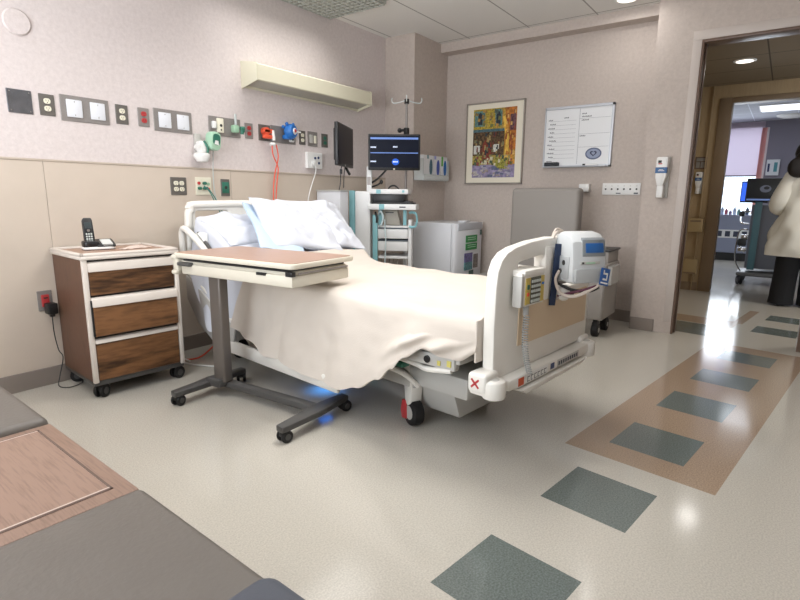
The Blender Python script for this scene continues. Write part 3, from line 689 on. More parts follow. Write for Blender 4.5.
o = thing('panel_light', 'bright rectangular panel light in the far room ceiling', 'ceiling light', (10.0, .05, 2.47))
MB(WHITE).box(-.32, .32, -.62, .46, -.015, 0).make('frame', o); MB(LP2).box(-.3, .3, -.6, .44, -.02, -.0155).make('diffuser', o)
o = thing('round_ceiling_light', 'round white ceiling disc beyond the far room panel light', 'ceiling light', (11.0, .12, 2.47))
MB(WHITE).lathe([(0, -.05), (.12, -.045), (.19, -.02), (.2, 0), (0, 0)]).make('housing', o)
tag(MB(DARKG).lathe([(0, -.09), (.03, -.085), (.05, -.04), (.09, -.02), (.1, 0), (0, 0)]).make('smoke_detector', loc=(8.6, .27, 2.47)), 'dark round ceiling detector in the far room', 'detector')
tag(MB(DARKG).box(-.02, .02, -1.9, 1.7, -.04, 0).make('curtain_track', loc=(7.9, .2, 2.47)), 'dark curtain track across the far room ceiling', 'curtain track')

# ================================================================== BED
BX, BY, BA = 2.352, 1.95, R(-6.4)
bed = thing('hospital_bed', 'cream electric hospital bed with head raised, footboard with tan insert', 'bed', (BX, BY, 0), BA)
def bw(u, v, z=0):      # bed coordinates to world
    return (BX+u*math.cos(BA)-v*math.sin(BA), BY+u*math.sin(BA)+v*math.cos(BA), z)
FV = -1.13
# footboard
out = [(-.43, .385)]+[(-.437, .6), (-.433, .76), (-.425, .82), (-.40, .865), (-.36, .893), (-.30, .91), (-.18, .926), (0, .935), (.18, .926), (.30, .91), (.36, .893), (.405, .865), (.432, .82), (.437, .74), (.440, .6), (.440, .40)]
h1 = rrect(-.265, -.055, .70, .862, .03, 4); h2 = rrect(.055, .315, .70, .855, .03, 4)
h1 = [(a, min(q, .845+.09*(a+.265))) for a, q in h1]; h2 = [(a, min(q, .865-.09*(a-.055))) for a, q in h2]
out = [(a+.006, q) for a, q in out]
fb = MB(BEDW).prism(out, FV-.025, FV+.03, 'y', .014, holes=(h1, h2)).make('footboard', bed)
MB(PANELT).prism(rrect(-.255, .405, .50, .672, .008), FV-.029, FV-.022, 'y', .002).make('tan_insert', fb)
MB(BEDW).box(-.055, .055, FV-.032, FV+.01, .66, .90, .012).make('centre_grip', fb)
# foot end rail and bumper corners
fr = MB(BEDW).box(-.38, .42, FV-.075, FV+.05, .345, .395, .012).make('foot_rail', bed)
b = MB(mat('label_orange', '#c8552e', .5)).box(-.315, -.27, FV-.0765, FV-.073, .352, .386)
b.m(WHITE).box(-.325, -.26, FV-.0758, FV-.073, .349, .390).box(-.25, -.06, FV-.0758, FV-.073, .350, .389)
b.m(mat('label_blue', '#31456f', .5)).box(-.035, .0, FV-.0762, FV-.073, .358, .384)
b.m(mat('ink_dark', ''))
for i, L_ in enumerate((.02, .012, .026, .016, .02, .022)): b.box(-.24+i*.029, -.24+i*.029+min(L_, .021), FV-.0766, FV-.073, .356, .358).box(-.24+i*.029, -.237+i*.029, FV-.0766, FV-.073, .354, .378).box(-.24+i*.029, -.22+i*.029, FV-.0766, FV-.073, .374, .377)
b.m(GREYP).box(.03, .25, FV-.0762, FV-.073, .352, .386).m(mat('ink_dark', ''))
for i in range(9): b.box(.04+i*.023, .055+i*.023, FV-.0766, FV-.073, .360, .378)
b.make('label_strip', fr)
MB(BEDW).prism([(-.26, .312), (.26, .318), (.34, .335), (-.30, .335)], FV-.09, FV-.0, 'y', .006).make('lower_cover', bed)
for sgn, nm in ((-1, 'near'), (1, 'far')):
    b = MB(BEDW); b.T = Matrix.Translation((-.045, 0, -.012)) if sgn > 0 else Matrix.Identity(4)
    b.box(min(sgn*.40, sgn*.50), max(sgn*.40, sgn*.50), FV-.04, FV+.045, .355, .435, .014, 3)
    b.cyl((sgn*.447, FV-.045, .335), (sgn*.447, FV-.045, .41), .047, 24, bev=.012).box(sgn*.45-.045, sgn*.45+.045, FV-.05, FV+.04, .345, .40, .012)
    bp_ = b.make('corner_bumper', bed)
    MB(GREYP).cyl((sgn*.447-(.045 if sgn > 0 else 0), FV-.045, .397 if sgn > 0 else .409), (sgn*.447-(.045 if sgn > 0 else 0), FV-.045, .401 if sgn > 0 else .413), .02, 20).make('bumper_cap', bp_)
    if sgn < 0:
        X1 = Matrix.Translation((-.5005, FV+.008, .395)) @ Matrix.Rotation(R(45), 4, 'X'); X2 = Matrix.Translation((-.5005, FV+.008, .395)) @ Matrix.Rotation(R(-45), 4, 'X')
        MB(RED).box(-.001, .001, -.024, .024, -.004, .004, X=X1).box(-.001, .001, -.024, .024, -.004, .004, X=X2).make('red_cross_mark', bp_)
        bp_['label'] = 'cream corner bumper with red X mark'
# base
b = MB(GREYP)
b.box(-.34, .34, -.98, -.64, .23, .33, .015).box(-.32, .32, -.66, 1.0, .20, .28, .01)
b.box(-.30, -.22, -.8, 1.05, .22, .30, .01).box(.22, .30, -.8, 1.05, .22, .30, .01)
b.make('base_frame', bed)
MB(GREYP).prism([(-.22, .08), (.24, .08), (.30, .23), (-.28, .23)], -.86, -.55, 'y', .01).make('motor_cover', bed)
MB(GREYP).box(-.12, .12, -.50, -.35, .25, .5, .01).box(-.12, .12, .5, .65, .25, .5, .01).make('lift_column', bed)
def bcaster(u, v, a=0, brake=False):
    f = MB(BEDW).prism([(-.035, .335), (.045, .335), (.055, .25), (.035, .12), (.012, .10), (-.02, .12), (-.03, .2)], -.032, .032, 'y', .006).make('caster_fork', bed, loc=(u, v, 0), rot=(0, 0, a))
    MB(RUBBER).cyl((0, -.027, .068), (0, .027, .068), .066, 24, bev=.008).m(GREYP).cyl((0, -.029, .068), (0, .029, .068), .035, 16).make('wheel', f)
    if brake: MB(RED).prism([(.015, .03), (.06, .02), (.075, .06), (.06, .12), (.02, .125)], -.036, .036, 'y', .006).make('brake_pedal', f)
bcaster(-.285, -.63, R(70), True); bcaster(.285, -.63, R(60), True); bcaster(-.285, .95, R(100)); bcaster(.285, .95, R(100))
# brake lever and mechanisms under the foot of the deck
b = MB(GREYP).box(-.46, .46, -1.02, .42, .43, .47, .01).box(-.44, .44, .42, .60, .43, .52, .01)
for v in (-.95, -.75, -.55): b.box(-.46, .46, v, v+.05, .40, .44, .008)
b.box(-.47, -.43, -1.0, .5, .40, .46, .01).box(.43, .47, -1.0, .5, .40, .46, .01)
b.make('deck_frame', bed)
bl_ = MB(BEDW).tube([(-.46, -.98, .40), (-.47, -.86, .385), (-.44, -.78, .38), (-.47, -.68, .40), (-.47, -.60, .39)], .012, 8, 4).tube([(-.50, -.60, .36), (-.40, -.66, .30), (-.335, -.70, .23)], .012, 8, 4).make('release_lever', bed)
MB(GREEN).box(-.47, -.42, -.72, -.66, .355, .38, .006).make('green_release_tab', bed)
b = MB(mat('yellow_tag', '#cfc46a', .5)).box(-.475, -.47, -.985, -.965, .42, .445).box(-.475, -.47, -.93, -.915, .415, .435)
b.make('yellow_label', bed); MB(BLACK).cyl((-.477, -.86, .43), (-.465, -.86, .43), .016, 14).make('hinge_cap', bed)
# mattress (flat foot, raised head)
def mtop(v):
    if v < .33: return .635+.012*(v+1.1)
    if v < .53: return mtop(.3299)+ (v-.33)**2*1.15
    return mtop(.5299)+(v-.53)*.46
MCOL = mat('mattress_blue_grey', '#c4cbd8', .7)
def mgrid(u0, u1, v0, v1, off, th, nu=9, nv=40):
    return lambda s, t: Vector((u0+(u1-u0)*s, v0+(v1-v0)*t, mtop(v0+(v1-v0)*t)+off))
b = MB(MCOL); prof = [(-1.03+2.15*i/40, mtop(-1.03+2.15*i/40)-.012) for i in range(41)]
pf = [(v, z) for v, z in prof]+[(v, z-.15) for v, z in reversed(prof)]
b.prism(pf, -.43, .43, 'x', .02); b.make('mattress', bed)
b = MB(GREYP); pf = [(v, mtop(v)-.165) for v in (.35, .5, .8, 1.12)]+[(v, mtop(v)-.21) for v in (1.12, .8, .5, .35)]
b.prism(pf, -.42, .42, 'x', .008).make('backrest_frame', bed)
# headboard: tube frame with windows
HV = 1.20
out = rrect(-.49, .49, .50, 1.045, .10, 7)
win = [rrect(-.425, -.19, .925, .995, .015, 3), rrect(.06, .17, .97, 1.0, .01, 3), rrect(.22, .42, .925, .995, .015, 3)]
hb = MB(BEDW).prism(out, HV-.02, HV+.022, 'y', .014, holes=win).make('headboard', bed)
MB(BEDW).tube([(-.475, HV-.01, .52), (-.475, HV-.01, .93), (-.455, HV-.01, 1.0), (-.39, HV-.01, 1.035), (.39, HV-.01, 1.035), (.455, HV-.01, 1.0), (.475, HV-.01, .93), (.475, HV-.01, .52)], .026, 12, 6).make('headboard_tube', hb)
MB(GREYP).box(-.3, .3, 1.05, 1.19, .25, .52, .01).make('head_bracket', bed)
# near head rail, lowered; tubes + panel
RU = -.53
def rail(side):
    RU = .53*side; q = .012*side
    b = MB(BEDW)
    b.tube([(RU, 1.17, .60), (RU, 1.185, .80), (RU, 1.17, .875), (RU, 1.11, .875), (RU, .95, .80), (RU, .82, .72), (RU-.03*side, .74, .66), (RU-.08*side, .70, .60)], .020, 10, 6)
    hr = b.make('side_rail', bed)
    MB(GREYP).prism([(1.15, .58), (.90, .47), (.66, .345), (.56, .33), (.60, .20), (.80, .17), (1.02, .28), (1.15, .42)], RU-.010, RU+.010, 'x', .006).make('rail_panel', hr)
    MB(BEDW).tube([(RU-.012*side, 1.14, .60), (RU-.012*side, .86, .465), (RU-.012*side, .62, .345)], .012, 8).make('rail_edge', hr)
    MB(DARKG).tube([(RU+.03*side*-1, 1.02, .86), (RU-.03*side, .88, .77), (RU-.03*side, .84, .72)], .011, 8, 4).m(WHITE).box(min(RU-.05*side, RU-.02*side), max(RU-.05*side, RU-.02*side), .93, 1.04, .80, .865, .008).make('rail_control', hr)
    # foot side rail folded low along the base
    MB(BEDW).box(RU-.013, RU+.013, -.36, .64, .155, .235, .012).make('lowered_rail', bed)
rail(-1); rail(1)
# small lamp under the bed
ul = MB(WHITE).box(-.05, .05, -.03, .03, 0, .025, .006).m(mat('blue_lamp_glow', '#3d8dff', .5, emit='#2f86ff', es=6)).box(-.04, .04, -.02, .02, -.004, 0).make('under_bed_lamp', bed, loc=(-.28, .05, .182))
l = bpy.data.lights.new('under_bed_blue_light', 'SPOT'); l.energy = 3; l.color = (.05, .33, 1); l.spot_size = R(95); l.spot_blend = 1; l.shadow_soft_size = .03
lo = bpy.data.objects.new('under_bed_blue_light', l); C.objects.link(lo); lo.location = bw(-.28, .05, .175)

# ---- bedding
def fold(p, a=1.0):
    return noise.noise(Vector((p[0]*5, p[1]*5, p[2]*5)))*.012*a+noise.noise(Vector((p[0]*14, p[1]*14, p[2]*14+3)))*.004*a
def lerp_tab(tab, v):
    if v <= tab[0][0]: return tab[0][1]
    for (a, x), (c, y) in zip(tab, tab[1:]):
        if v <= c: t = (v-a)/(c-a); t = t*t*(3-2*t); return x+(y-x)*t
    return tab[-1][1]
HEM = [(-1.10, .50), (-1.02, .455), (-.95, .462), (-.87, .485), (-.80, .44), (-.73, .375), (-.63, .30), (-.5, .228), (-.39, .195), (-.12, .203), (.215, .228), (.42, .28), (.62, .325)]
def drape(tabn, hemfar, uh_, v0, v1, off, skew, a, vtop=None):
    def f(s, t):
        # s across 0 near hem .. 1 far hem ; t along the bed
        v = v0+(v1-v0)*t
        va = v - .11*t**8*min(1, s/.36)
        zt = mtop(min(v, .62))+off
        hn = lerp_tab(tabn, v)
        r = .055; kf = min(1, max(0, (v+1.08)/.28)); u_half = .455+.03*kf
        if s < .36:
            q = s/.36; z = hn+(zt-r-hn)*q; u = -u_half-.045*(1-q)*kf-.035*(1-q)*max(0, .3-hn)*4
            wv = math.sin(v*23+1.4*q)*.006+math.sin(v*9.0+2)*.010
            u -= (1-q)*abs(wv)*1.6*kf+.003
            if v < -.62:   # diagonal tucked folds at the foot corner
                k = min(1, (-.62-v)/.2)*(.35+.65*kf); u -= k*(.034*math.sin((z*1.0+v*.62)*58)+.028)*math.sin(min(1, q*1.6)*math.pi/1)*.9 if q < .95 else 0
        elif s < .44:
            th = (s-.36)/.08*math.pi/2; u = -u_half+r-r*math.cos(th); z = zt-r+r*math.sin(th)
        elif s < .72:
            q = (s-.44)/.28; u = -u_half+r+(2*u_half-2*r)*q; z = zt+.012*math.sin(q*math.pi)
        elif s < .80:
            th = (s-.72)/.08*math.pi/2; u = u_half-r+r*math.sin(th); z = zt-r+r*math.cos(th)
        else:
            q = (s-.8)/.2; u = u_half+.01*q; z = zt-r-(zt-r-hemfar)*q
        n = fold((u, v, z), a)
        return Vector((u+(n if s < .4 or s > .76 else 0), va, z+(n*.8 if .36 < s < .8 else n*.2)))
    return f
b = MB(BLANK).grid(drape(HEM, .34, .485, -1.095, .60, .006, .0, 1.0), 90, 130, .010)
b.box(-.46, .455, -1.096, -1.086, .46, .632, .004)
o = b.make('blanket', loc=(BX, BY, 0), rot=(0, 0, BA), sharp=80)
tag(o, 'cream blanket spread over the bed and hanging down its near side', 'blanket')
# sheet hanging at near side beyond the blanket
SH = [(.40, .30), (.56, .30), (.70, .26), (.84, .25), (.96, .40), (1.05, .60)]
def sheet(s, t):
    v = .38+.72*t; z1 = mtop(v)-.0; hn = lerp_tab(SH, v)
    if s < .45: q = s/.45; z = hn+(z1-.04-hn)*q; u = -.475-.012*math.sin(v*38)*(1-q)-.075*(1-q)*min(1, max(0, (v-.52)/.14))
    elif s < .55: th = (s-.45)/.1*math.pi/2; u = -.475+.04-.04*math.cos(th); z = z1-.04+.04*math.sin(th)
    else: q = (s-.55)/.45; u = -.435+.88*q; z = z1
    return Vector((u, v, z+.003+fold((u, v, z), .7)))
b = MB(LINEN).grid(sheet, 60, 60, .003)
tag(b.make('bed_sheet', loc=(BX, BY, 0), rot=(0, 0, BA), sharp=80), 'white sheet over the raised head end, hanging down behind the table post', 'sheet')
def pillow(name, label, cat, c, size, rot, mt, seed=0, pw=.0, group=None, crease=1.0):
    lx, ly, lz = size; n = 34
    t = MB(mt)
    def f(sgn):
        def g(s, q):
            x = 2*s-1; y = 2*q-1
            e = (1-abs(x)**2.6)*(1-abs(y)**2.6); h = max(0, e)**.55
            k = 1-.06*(1-abs(y)**2)*(abs(x)**3); k2 = 1-.07*(1-abs(x)**2)*(abs(y)**3)
            px, py = x*lx/2*k, y*ly/2*k2
            nn = noise.noise(Vector((px*7+seed, py*7, seed*3+sgn)))*.034+noise.noise(Vector((px*16, py*16+seed, sgn)))*.014
            rd = abs(noise.noise(Vector((px*5+py*6+seed*2, px*3-py*4, 1.7))))
            return Vector((px, py, sgn*(h*lz/2*(1+.0)+nn*h*crease-(.02*crease*(1-rd*4) if rd < .25 else 0)*h)))
        return g
    t.grid(f(1), n, n); t.grid(f(-1), n, n)
    bmesh.ops.remove_doubles(t.bm, verts=t.bm.verts, dist=.0005); bmesh.ops.recalc_face_normals(t.bm, faces=t.bm.faces)
    o = t.make(name, loc=bw(*c), rot=None, sharp=80)
    o.rotation_euler = (Matrix.Rotation(BA, 3, 'Z') @ Matrix.Rotation(R(rot[2]), 3, 'Z') @ Matrix.Rotation(R(rot[1]), 3, 'Y') @ Matrix.Rotation(R(rot[0]), 3, 'X')).to_euler()
    return tag(o, label, cat, group)
pillow('pillow', 'white pillow at the far left of the bed head, partly covered', 'pillow', (-.22, .93, .875), (.48, .42, .14), (22, 0, 4), LINEN, 1)
p2 = pillow('pillow', 'large white pillow leaning up with pointed corner, middle of the bed head', 'pillow', (.05, .72, .905), (.56, .50, .13), (36, 8, -12), LINEN, 5)
pillow('pillow', 'creased white pillow at the right of the bed head beside the computer cart', 'pillow', (.27, .74, .905), (.50, .54, .14), (35, 4, -9), LINEN, 9, crease=1.5)
b = MB(PADB).grid(lambda s, t: Vector(((s-.5)*.30, (t-.5)*.5, .012*math.sin(t*5)+.008*math.sin(s*9+t*3)+.01*(1-s))), 14, 20, .012)
o = b.make('bed_pad', loc=bw(-.13, .74, .885), sharp=70)
o.rotation_euler = (Matrix.Rotation(BA, 3, 'Z') @ Matrix.Rotation(R(-12), 3, 'Z') @ Matrix.Rotation(R(10), 3, 'Y') @ Matrix.Rotation(R(34), 3, 'X')).to_euler()
tag(o, 'pale blue folded pad between the left and middle pillows', 'bed pad')

# ---- control pendant on footboard
cx, cz0 = -.255, .665
o = thing('bed_control_box', 'cream bed control box with keypad hung on the left of the footboard', 'control box', bw(cx+.025, FV, cz0+.01), BA); o.scale = (.92, 1, .9)
MB(BEDW).box(-.105, .10, -.075, -.033, 0, .155, .01).box(-.09, .09, -.08, .055, .135, .165, .01).make('housing', o)
MB(GREYP).box(-.108, -.085, -.076, -.035, .004, .14, .004).make('side_plate', o)
kp = MB(mat('keypad_olive', '#56574a', .5)).box(-.035, .055, -.079, -.074, .012, .130, .002).m(mat('keypad_yellow', '#c9b25a', .5)).box(-.075, -.035, -.0785, -.074, .012, .130, .002).box(.055, .088, -.0785, -.074, .012, .130, .002).make('keypad', o)
b = MB(mat('key_pale', '#c2c8c4', .5))
for i in range(4):
    for j in range(5): b.box(-.030+i*.021, -.015+i*.021, -.083, -.078, .018+j*.022, .030+j*.022, .001, 1)
b.m(ORANGE).box(-.065, -.05, -.082, -.078, .05, .065).m(GREEN).box(-.065, -.05, -.082, -.078, .08, .10).m(BLUE).box(.062, .078, -.082, -.078, .09, .10)
b.make('keys', kp)
b = MB(mat('coil_cord_grey', '#a9aaa8', .5)); pts = []
b.cyl((-.01, -.05, -.045), (-.01, -.05, 0), .012, 12)
for i in range(220):
    t = i/219; pts.append((-.01-.03*math.sin(t*3)+.011*math.cos(i*.72), -.055-.03*t+.011*math.sin(i*.72), -.045-.27*t))
b.tube(pts, .003, 6).make('coiled_cord', o)

# ---- pump on footboard
o = thing('compression_pump', 'pale grey pump with blue screen hooked over the footboard', 'pump', bw(.12, FV, .70), BA)
PG = mat('pump_grey', '#c6c9ca', .4)
side = [(-.245, .01), (-.245, .12), (-.225, .225), (-.175, .265), (-.10, .275), (-.05, .26), (-.04, .20), (-.04, .01)]
b = MB(PG).prism(side, -.115, .15, 'x', .022); pb = b.make('housing', o)
MB(mat('pump_blue', '#215a98', .3)).prism([(-.248, .170), (-.2445, .190), (-.236, .220), (-.21, .22), (-.22, .170)], -.02, .118, 'x', .004).make('screen', pb)
MB(mat('pump_frame', '#7f8487', .4)).prism([(-.244, .152), (-.2445, .165), (-.229, .236), (-.205, .248), (-.21, .24), (-.225, .15)], -.04, .135, 'x', .003).make('screen_bezel', pb)
MB(GREYP).box(-.06, .09, -.252, -.243, .112, .127, .002).m(SLOT).box(-.05, -.035, -.254, -.25, .114, .124).m(LGREEN).box(-.02, .05, -.254, -.25, .115, .123).make('button_row', pb)
MB(mat('pump_pocket', '#a7a9a9', .5)).box(-.10, .12, -.262, -.242, .015, .088, .008).make('front_pocket', pb)
hk = MB(mat('pump_side', '#aeb1b3', .5)).box(-.122, -.11, -.21, -.06, .03, .15, .006).m(SLOT).cyl((-.126, -.10, .115), (-.12, -.10, .115), .014, 14).cyl((-.126, -.16, .115), (-.12, -.16, .115), .014, 14).cyl((-.126, -.13, .07), (-.12, -.13, .07), .012, 14).make('hose_ports', pb)
b = MB(mat('beige_hose', '#cbbfb4', .5))
b.tube([(-.13, -.13, .07), (-.155, -.13, .02), (-.12, -.15, -.05), (-.05, -.20, -.06), (.05, -.24, -.02), (.11, -.25, .01)], .010, 8, 6)
b.tube([(-.06, -.03, .265), (-.13, -.06, .26), (-.155, -.05, .18), (-.155, -.05, .05), (-.13, -.07, -.06), (-.10, -.10, -.09)], .009, 8, 6)
b.tube([(-.04, -.02, .27), (-.115, -.04, .28), (-.14, -.03, .20), (-.135, -.03, .06), (-.12, -.05, -.04)], .007, 8, 6)
b.m(mat('maroon_cord', '#5c2b3f', .5)).tube([(-.11, -.10, -.07), (-.05, -.17, -.045), (.02, -.23, -.02), (.09, -.25, .0)], .007, 8, 6)
b.m(BLACK).tube([(-.12, -.02, .24), (-.15, -.03, .12), (-.15, -.04, .0), (-.12, -.05, -.09)], .012, 8, 6, flat=.6).tube([(-.12, -.10, .0), (-.05, -.16, -.03), (.04, -.22, -.035), (.1, -.25, -.01)], .008, 8, 6)
b.make('hoses', o)
MB(mat('navy_strap', '#22324f', .7)).box(-.175, -.125, -.115, -.109, -.13, .20, .002, X=Matrix.Rotation(R(4), 4, 'Y')).make('strap', o)
MB(BEDW).ball((-.06, -.10, -.055), .045, (1.2, .8, 1)).m(SLOT).ball((-.02, -.115, -.06), .025).make('hose_connector', o)
tg = MB(mat('tag_blue', '#2c5c9e', .5)).box(-.045, .045, -.004, 0, -.045, .045, .001, 1).m(WHITE)
tg.box(-.035, .035, -.0055, -.003, -.036, -.028).box(-.02, .025, -.0055, -.003, -.018, -.008).box(.015, .025, -.0055, -.003, -.018, .015).box(-.02, .025, -.0055, -.003, .012, .022).box(-.02, -.012, -.0055, -.003, .012, .035)
tg.make('blue_tag', o, loc=(.125, -.262, .045), rot=(0, R(10), R(12)))
MB(GREYP).box(-.06, .1, -.06, .05, .236, .262, .006).box(-.06, .1, .036, .05, .17, .25, .006).make('hook', o)
o.location = bw(.125, FV-.03, .735); o.rotation_euler = (0, 0, BA+R(-30)); o.scale = (.64, .68, .82)

# ================================================================== OVERBED TABLE
TA = R(-3.7)
ot = thing('overbed_table', 'wheeled overbed table with pinkish wood-look top across the bed side', 'table', (1.69, 2.15, 0), 0)
# frame coordinates: x across, y along
tx0, tx1, ty0, ty1 = -.135, .325, -.41, .455
ot.rotation_euler = (0, 0, R(3.7))
def rot2(x, y, a): return (x*math.cos(a)-y*math.sin(a), x*math.sin(a)+y*math.cos(a))
tp = MB(CREAM).prism(rrect(tx0, tx1, ty0, ty1, .03), .775, .800, 'z', .006).make('table_top', ot)
MB(TABW).prism(rrect(tx0+.012, tx1-.012, ty0+.012, ty1-.012, .024), .798, .8025, 'z').make('laminate_surface', tp)
tray = MB(CREAM)
tray.box(tx0+.012, tx1-.035, ty0+.015, ty1-.06, .690, .745, .008).box(tx0+.02, tx1-.045, ty0+.025, ty1-.05, .745, .762, .003)
tray.make('tray_housing', ot)
MB(BLACK).box(tx0+.006, tx1-.05, ty0+.035, ty1-.09, .763, .772, .001, 1).box(tx0+.008, tx0+.02, ty0+.18, ty0+.24, .735, .748).box(tx0+.004, tx0+.03, ty0+.008, ty0+.05, .742, .764, .003).make('slide_track', ot)
MB(STEEL).box(tx0+.05, tx1-.05, ty0+.010, ty0+.014, .748, .756).make('trim_strip', ot)
b = MB(CREAM).box(tx0-.006, tx0+.03, ty1-.04, ty1+.008, .762, .79, .012).box(tx0-.006, tx0+.03, ty1-.04, ty1+.006, .685, .71, .01).box(tx0+.0, tx0+.04, ty1-.05, ty1-.01, .70, .77, .006)
b.m(DARKG).box(tx0-.008, tx0+.03, ty1-.15, ty1-.05, .735, .755, .006).make('corner_bracket', ot)
po = MB(POSTG).prism(rrect(-.025, .035, .225, .315, .012), .09, .69, 'z', .003).make('post', ot)
MB(mat('post_inner', '#8b847c', .35, .4)).box(-.015, .025, .24, .30, .60, .692, .004).make('inner_post', po)
# H base (narrow legs towards the bed)
b = MB(DARKG)
b.box(.0, .06, -.40, .36, .045, .085, .014)
for yy in (.36, -.41):
    b.prism([(-.26, yy-.03), (-.22, yy-.035), (.0, yy-.045), (.08, yy-.04), (.22, yy-.03), (.225, yy+.02), (.06, yy+.04), (.0, yy+.045), (-.10, yy+.03), (-.25, yy+.02)], .055, .085, 'z', .006)
b.box(-.05, .05, .24, .36, .06, .105, .01)
b.make('base', ot)
def tcaster(par, x, y, r=.03, h=.055):
    f = MB(BLACK).cyl((0, 0, h-.002), (0, 0, h+.004), .014, 12).box(-.012, .03, -.013, .013, r, h, .004).make('caster', par, loc=(x, y, 0), rot=(0, 0, random.uniform(-1, 1)+R(30)))
    for s in (-1, 1): MB(RUBBER).cyl((.012, s*.010, r), (.012, s*.026, r), r, 20, bev=.005).m(DARKG).cyl((.012, s*.026, r), (.012, s*.0275, r), r*.5, 14).make('wheel', f)
for x, y in ((-.235, .355), (-.235, -.415), (.20, .355), (.20, -.415)): tcaster(ot, x, y)

# ================================================================== BEDSIDE CABINET
NX, NY, NA = 1.212, 2.903, R(-5.0)
ns = thing('bedside_cabinet', 'dark oak bedside cabinet with three drawers on black casters', 'cabinet', (NX, NY, 0), NA)
w_, d_, z0, z1 = .50, .455, .095, .762
ND = mat('cabinet_dark_inside', '#3a332e', .7)
b = MB(ND).box(.012, w_-.012, .01, d_-.01, z0+.01, z1); b.make('carcass', ns)
for x in (0, w_-.014): MB(OAKS).box(x, x+.014, .0, d_, z0, z1-.0, .002, 1).make('side_panel', ns)
MB(OAKS).box(0, w_, d_-.012, d_, z0, z1).make('back_panel', ns)
TRW = mat('cabinet_trim', '#d6cdc4', .4)
for x in (-.004, w_-.022): MB(TRW).box(x, x+.026, -.014, .012, z0, z1+.005, .006).make('corner_post', ns)
MB(DARKG).box(.0, w_, -.004, d_, z0-.018, z0+.012, .004).make('bottom_rail', ns)
tpn = MB(TRW)
tpn.box(-.012, w_+.012, -.022, d_+.004, z1, z1+.022, .008)
tpn.box(-.012, w_+.012, -.022, .006, z1+.018, z1+.036, .009).box(-.012, .014, -.022, d_+.004, z1+.018, z1+.036, .009).box(w_-.014, w_+.012, -.022, d_+.004, z1+.018, z1+.036, .009).box(-.012, w_+.012, d_-.02, d_+.004, z1+.018, z1+.036, .009)
tpn = tpn.make('top', ns)
MB(TABW).box(.012, w_-.012, .004, d_-.018, z1+.02, z1+.0245).make('top_surface', tpn)
def drawer(za, zb, pull, out_=0):
    o = MB(OAK).box(.024, w_-.026, -.012-out_, .01, za, zb-pull, .003, 1).make('drawer', ns)
    pr = MB(TRW).prism([(-.020-out_, zb-pull-.004), (.006, zb-pull-.004), (.006, zb+.004), (-.012-out_, zb-.004)], .022, w_-.024, 'x', .003).make('drawer_pull', o)
    if out_: MB(BLACK).box(.016, .024, -.006-out_, .0, za, zb-.01).make('drawer_side', o)
drawer(.107, .335, .018, 0); drawer(.355, .560, .042, .018); drawer(.575, .748, .045, .0)
for x, y in ((.035, .03), (w_-.04, .03), (.035, d_-.04), (w_-.04, d_-.04)): tcaster(ns, x, y, .038, .078)
def nsw(x, y, z): return (NX+x*math.cos(NA)-y*math.sin(NA), NY+x*math.sin(NA)+y*math.cos(NA), z)
ZT = z1+.0245
ph = thing('cordless_phone', 'black cordless phone with answering machine base on the bedside cabinet', 'phone', nsw(.19, .29, ZT), NA+R(-8))
MB(WHITE).prism(rrect(-.085, .085, -.05, .05, .035), .003, .018, 'z', .005).make('base_rim', ph)
bs = MB(BLACK).prism(rrect(-.083, .083, -.048, .048, .033), 0, .006, 'z').prism([(-.05, .014), (.05, .014), (.05, .058), (-.02, .040), (-.05, .03)], -.015, .082, 'x', .008).prism(rrect(-.08, .0, -.045, .045, .02), .012, .05, 'z', .008).make('base', ph)
MB(mat('screen_pale', '#d8dcda', .3)).prism([(-.046, .030), (-.048, .033), (.028, .0545), (.03, .051)], .012, .066, 'x').make('display', bs)
MB(GREYP).box(.015, .065, -.049, -.044, .020, .028, .002).make('button_row', bs)
hs = MB(BLACK).prism([(-.026, .02), (.0, .02), (.024, .03), (.028, .06), (.026, .16), (.022, .175), (-.018, .175), (-.024, .16)], -.016, .012, 'y', .005)
hs = hs.make('handset', ph, loc=(-.042, .0, .005), rot=(R(-12), 0, 0))
MB(mat('lcd_dark', '#3d4648', .3)).box(-.016, .018, -.0175, -.015, .115, .150).m(mat('key_pale', ''))
b = MB(mat('lcd_dark', '')).box(-.016, .018, -.0178, -.015, .115, .150).m(mat('key_pale', ''))
for i in range(3):
    for j in range(4): b.box(-.016+i*.012, -.008+i*.012, -.0178, -.015, .036+j*.014, .045+j*.014)
b.m(CHROME).cyl((.0, -.018, .102), (.0, -.015, .102), .008, 14).make('keypad', hs)
b = MB(mat('tissue_pink_beige', '#cfbdb2', .8)).grid(lambda s, t: Vector(((s-.5)*.17, (t-.5)*.06*(1-.3*s), .004+.016*math.sin(s*math.pi)*math.sin(t*math.pi)+.004*noise.noise(Vector((s*6, t*5, 0))))), 16, 10, .003)
tag(b.make('folded_cloth', loc=nsw(.36, .20, ZT), rot=(0, 0, NA+R(8)), sharp=70), 'small crumpled beige cloth on the right of the bedside cabinet top', 'cloth')

# white and orange cords between cabinet and bed
b = MB(WHITE).tube([(1.93, 3.34, .02), (1.86, 3.1, .010), (1.90, 2.95, .008), (1.98, 2.86, .008), (2.06, 2.9, .05), (2.08, 3.0, .12)], .005, 6, 6)
b.tube([(1.86, 3.355, .40), (1.87, 3.34, .25), (1.88, 3.26, .05), (1.9, 3.1, .01)], .005, 6, 6)
tag(b.make('bed_power_cord'), 'white power cord trailing on the floor behind the overbed table post', 'cord')
b = MB(ORANGE).tube([(1.90, 3.358, .35), (1.89, 3.34, .2), (1.86, 3.28, .05), (1.88, 3.20, .01), (1.98, 3.12, .01), (2.1, 3.1, .08)], .006, 6, 6)
tag(b.make('orange_cable'), 'orange cable hanging down the wall between cabinet and bed', 'cord')

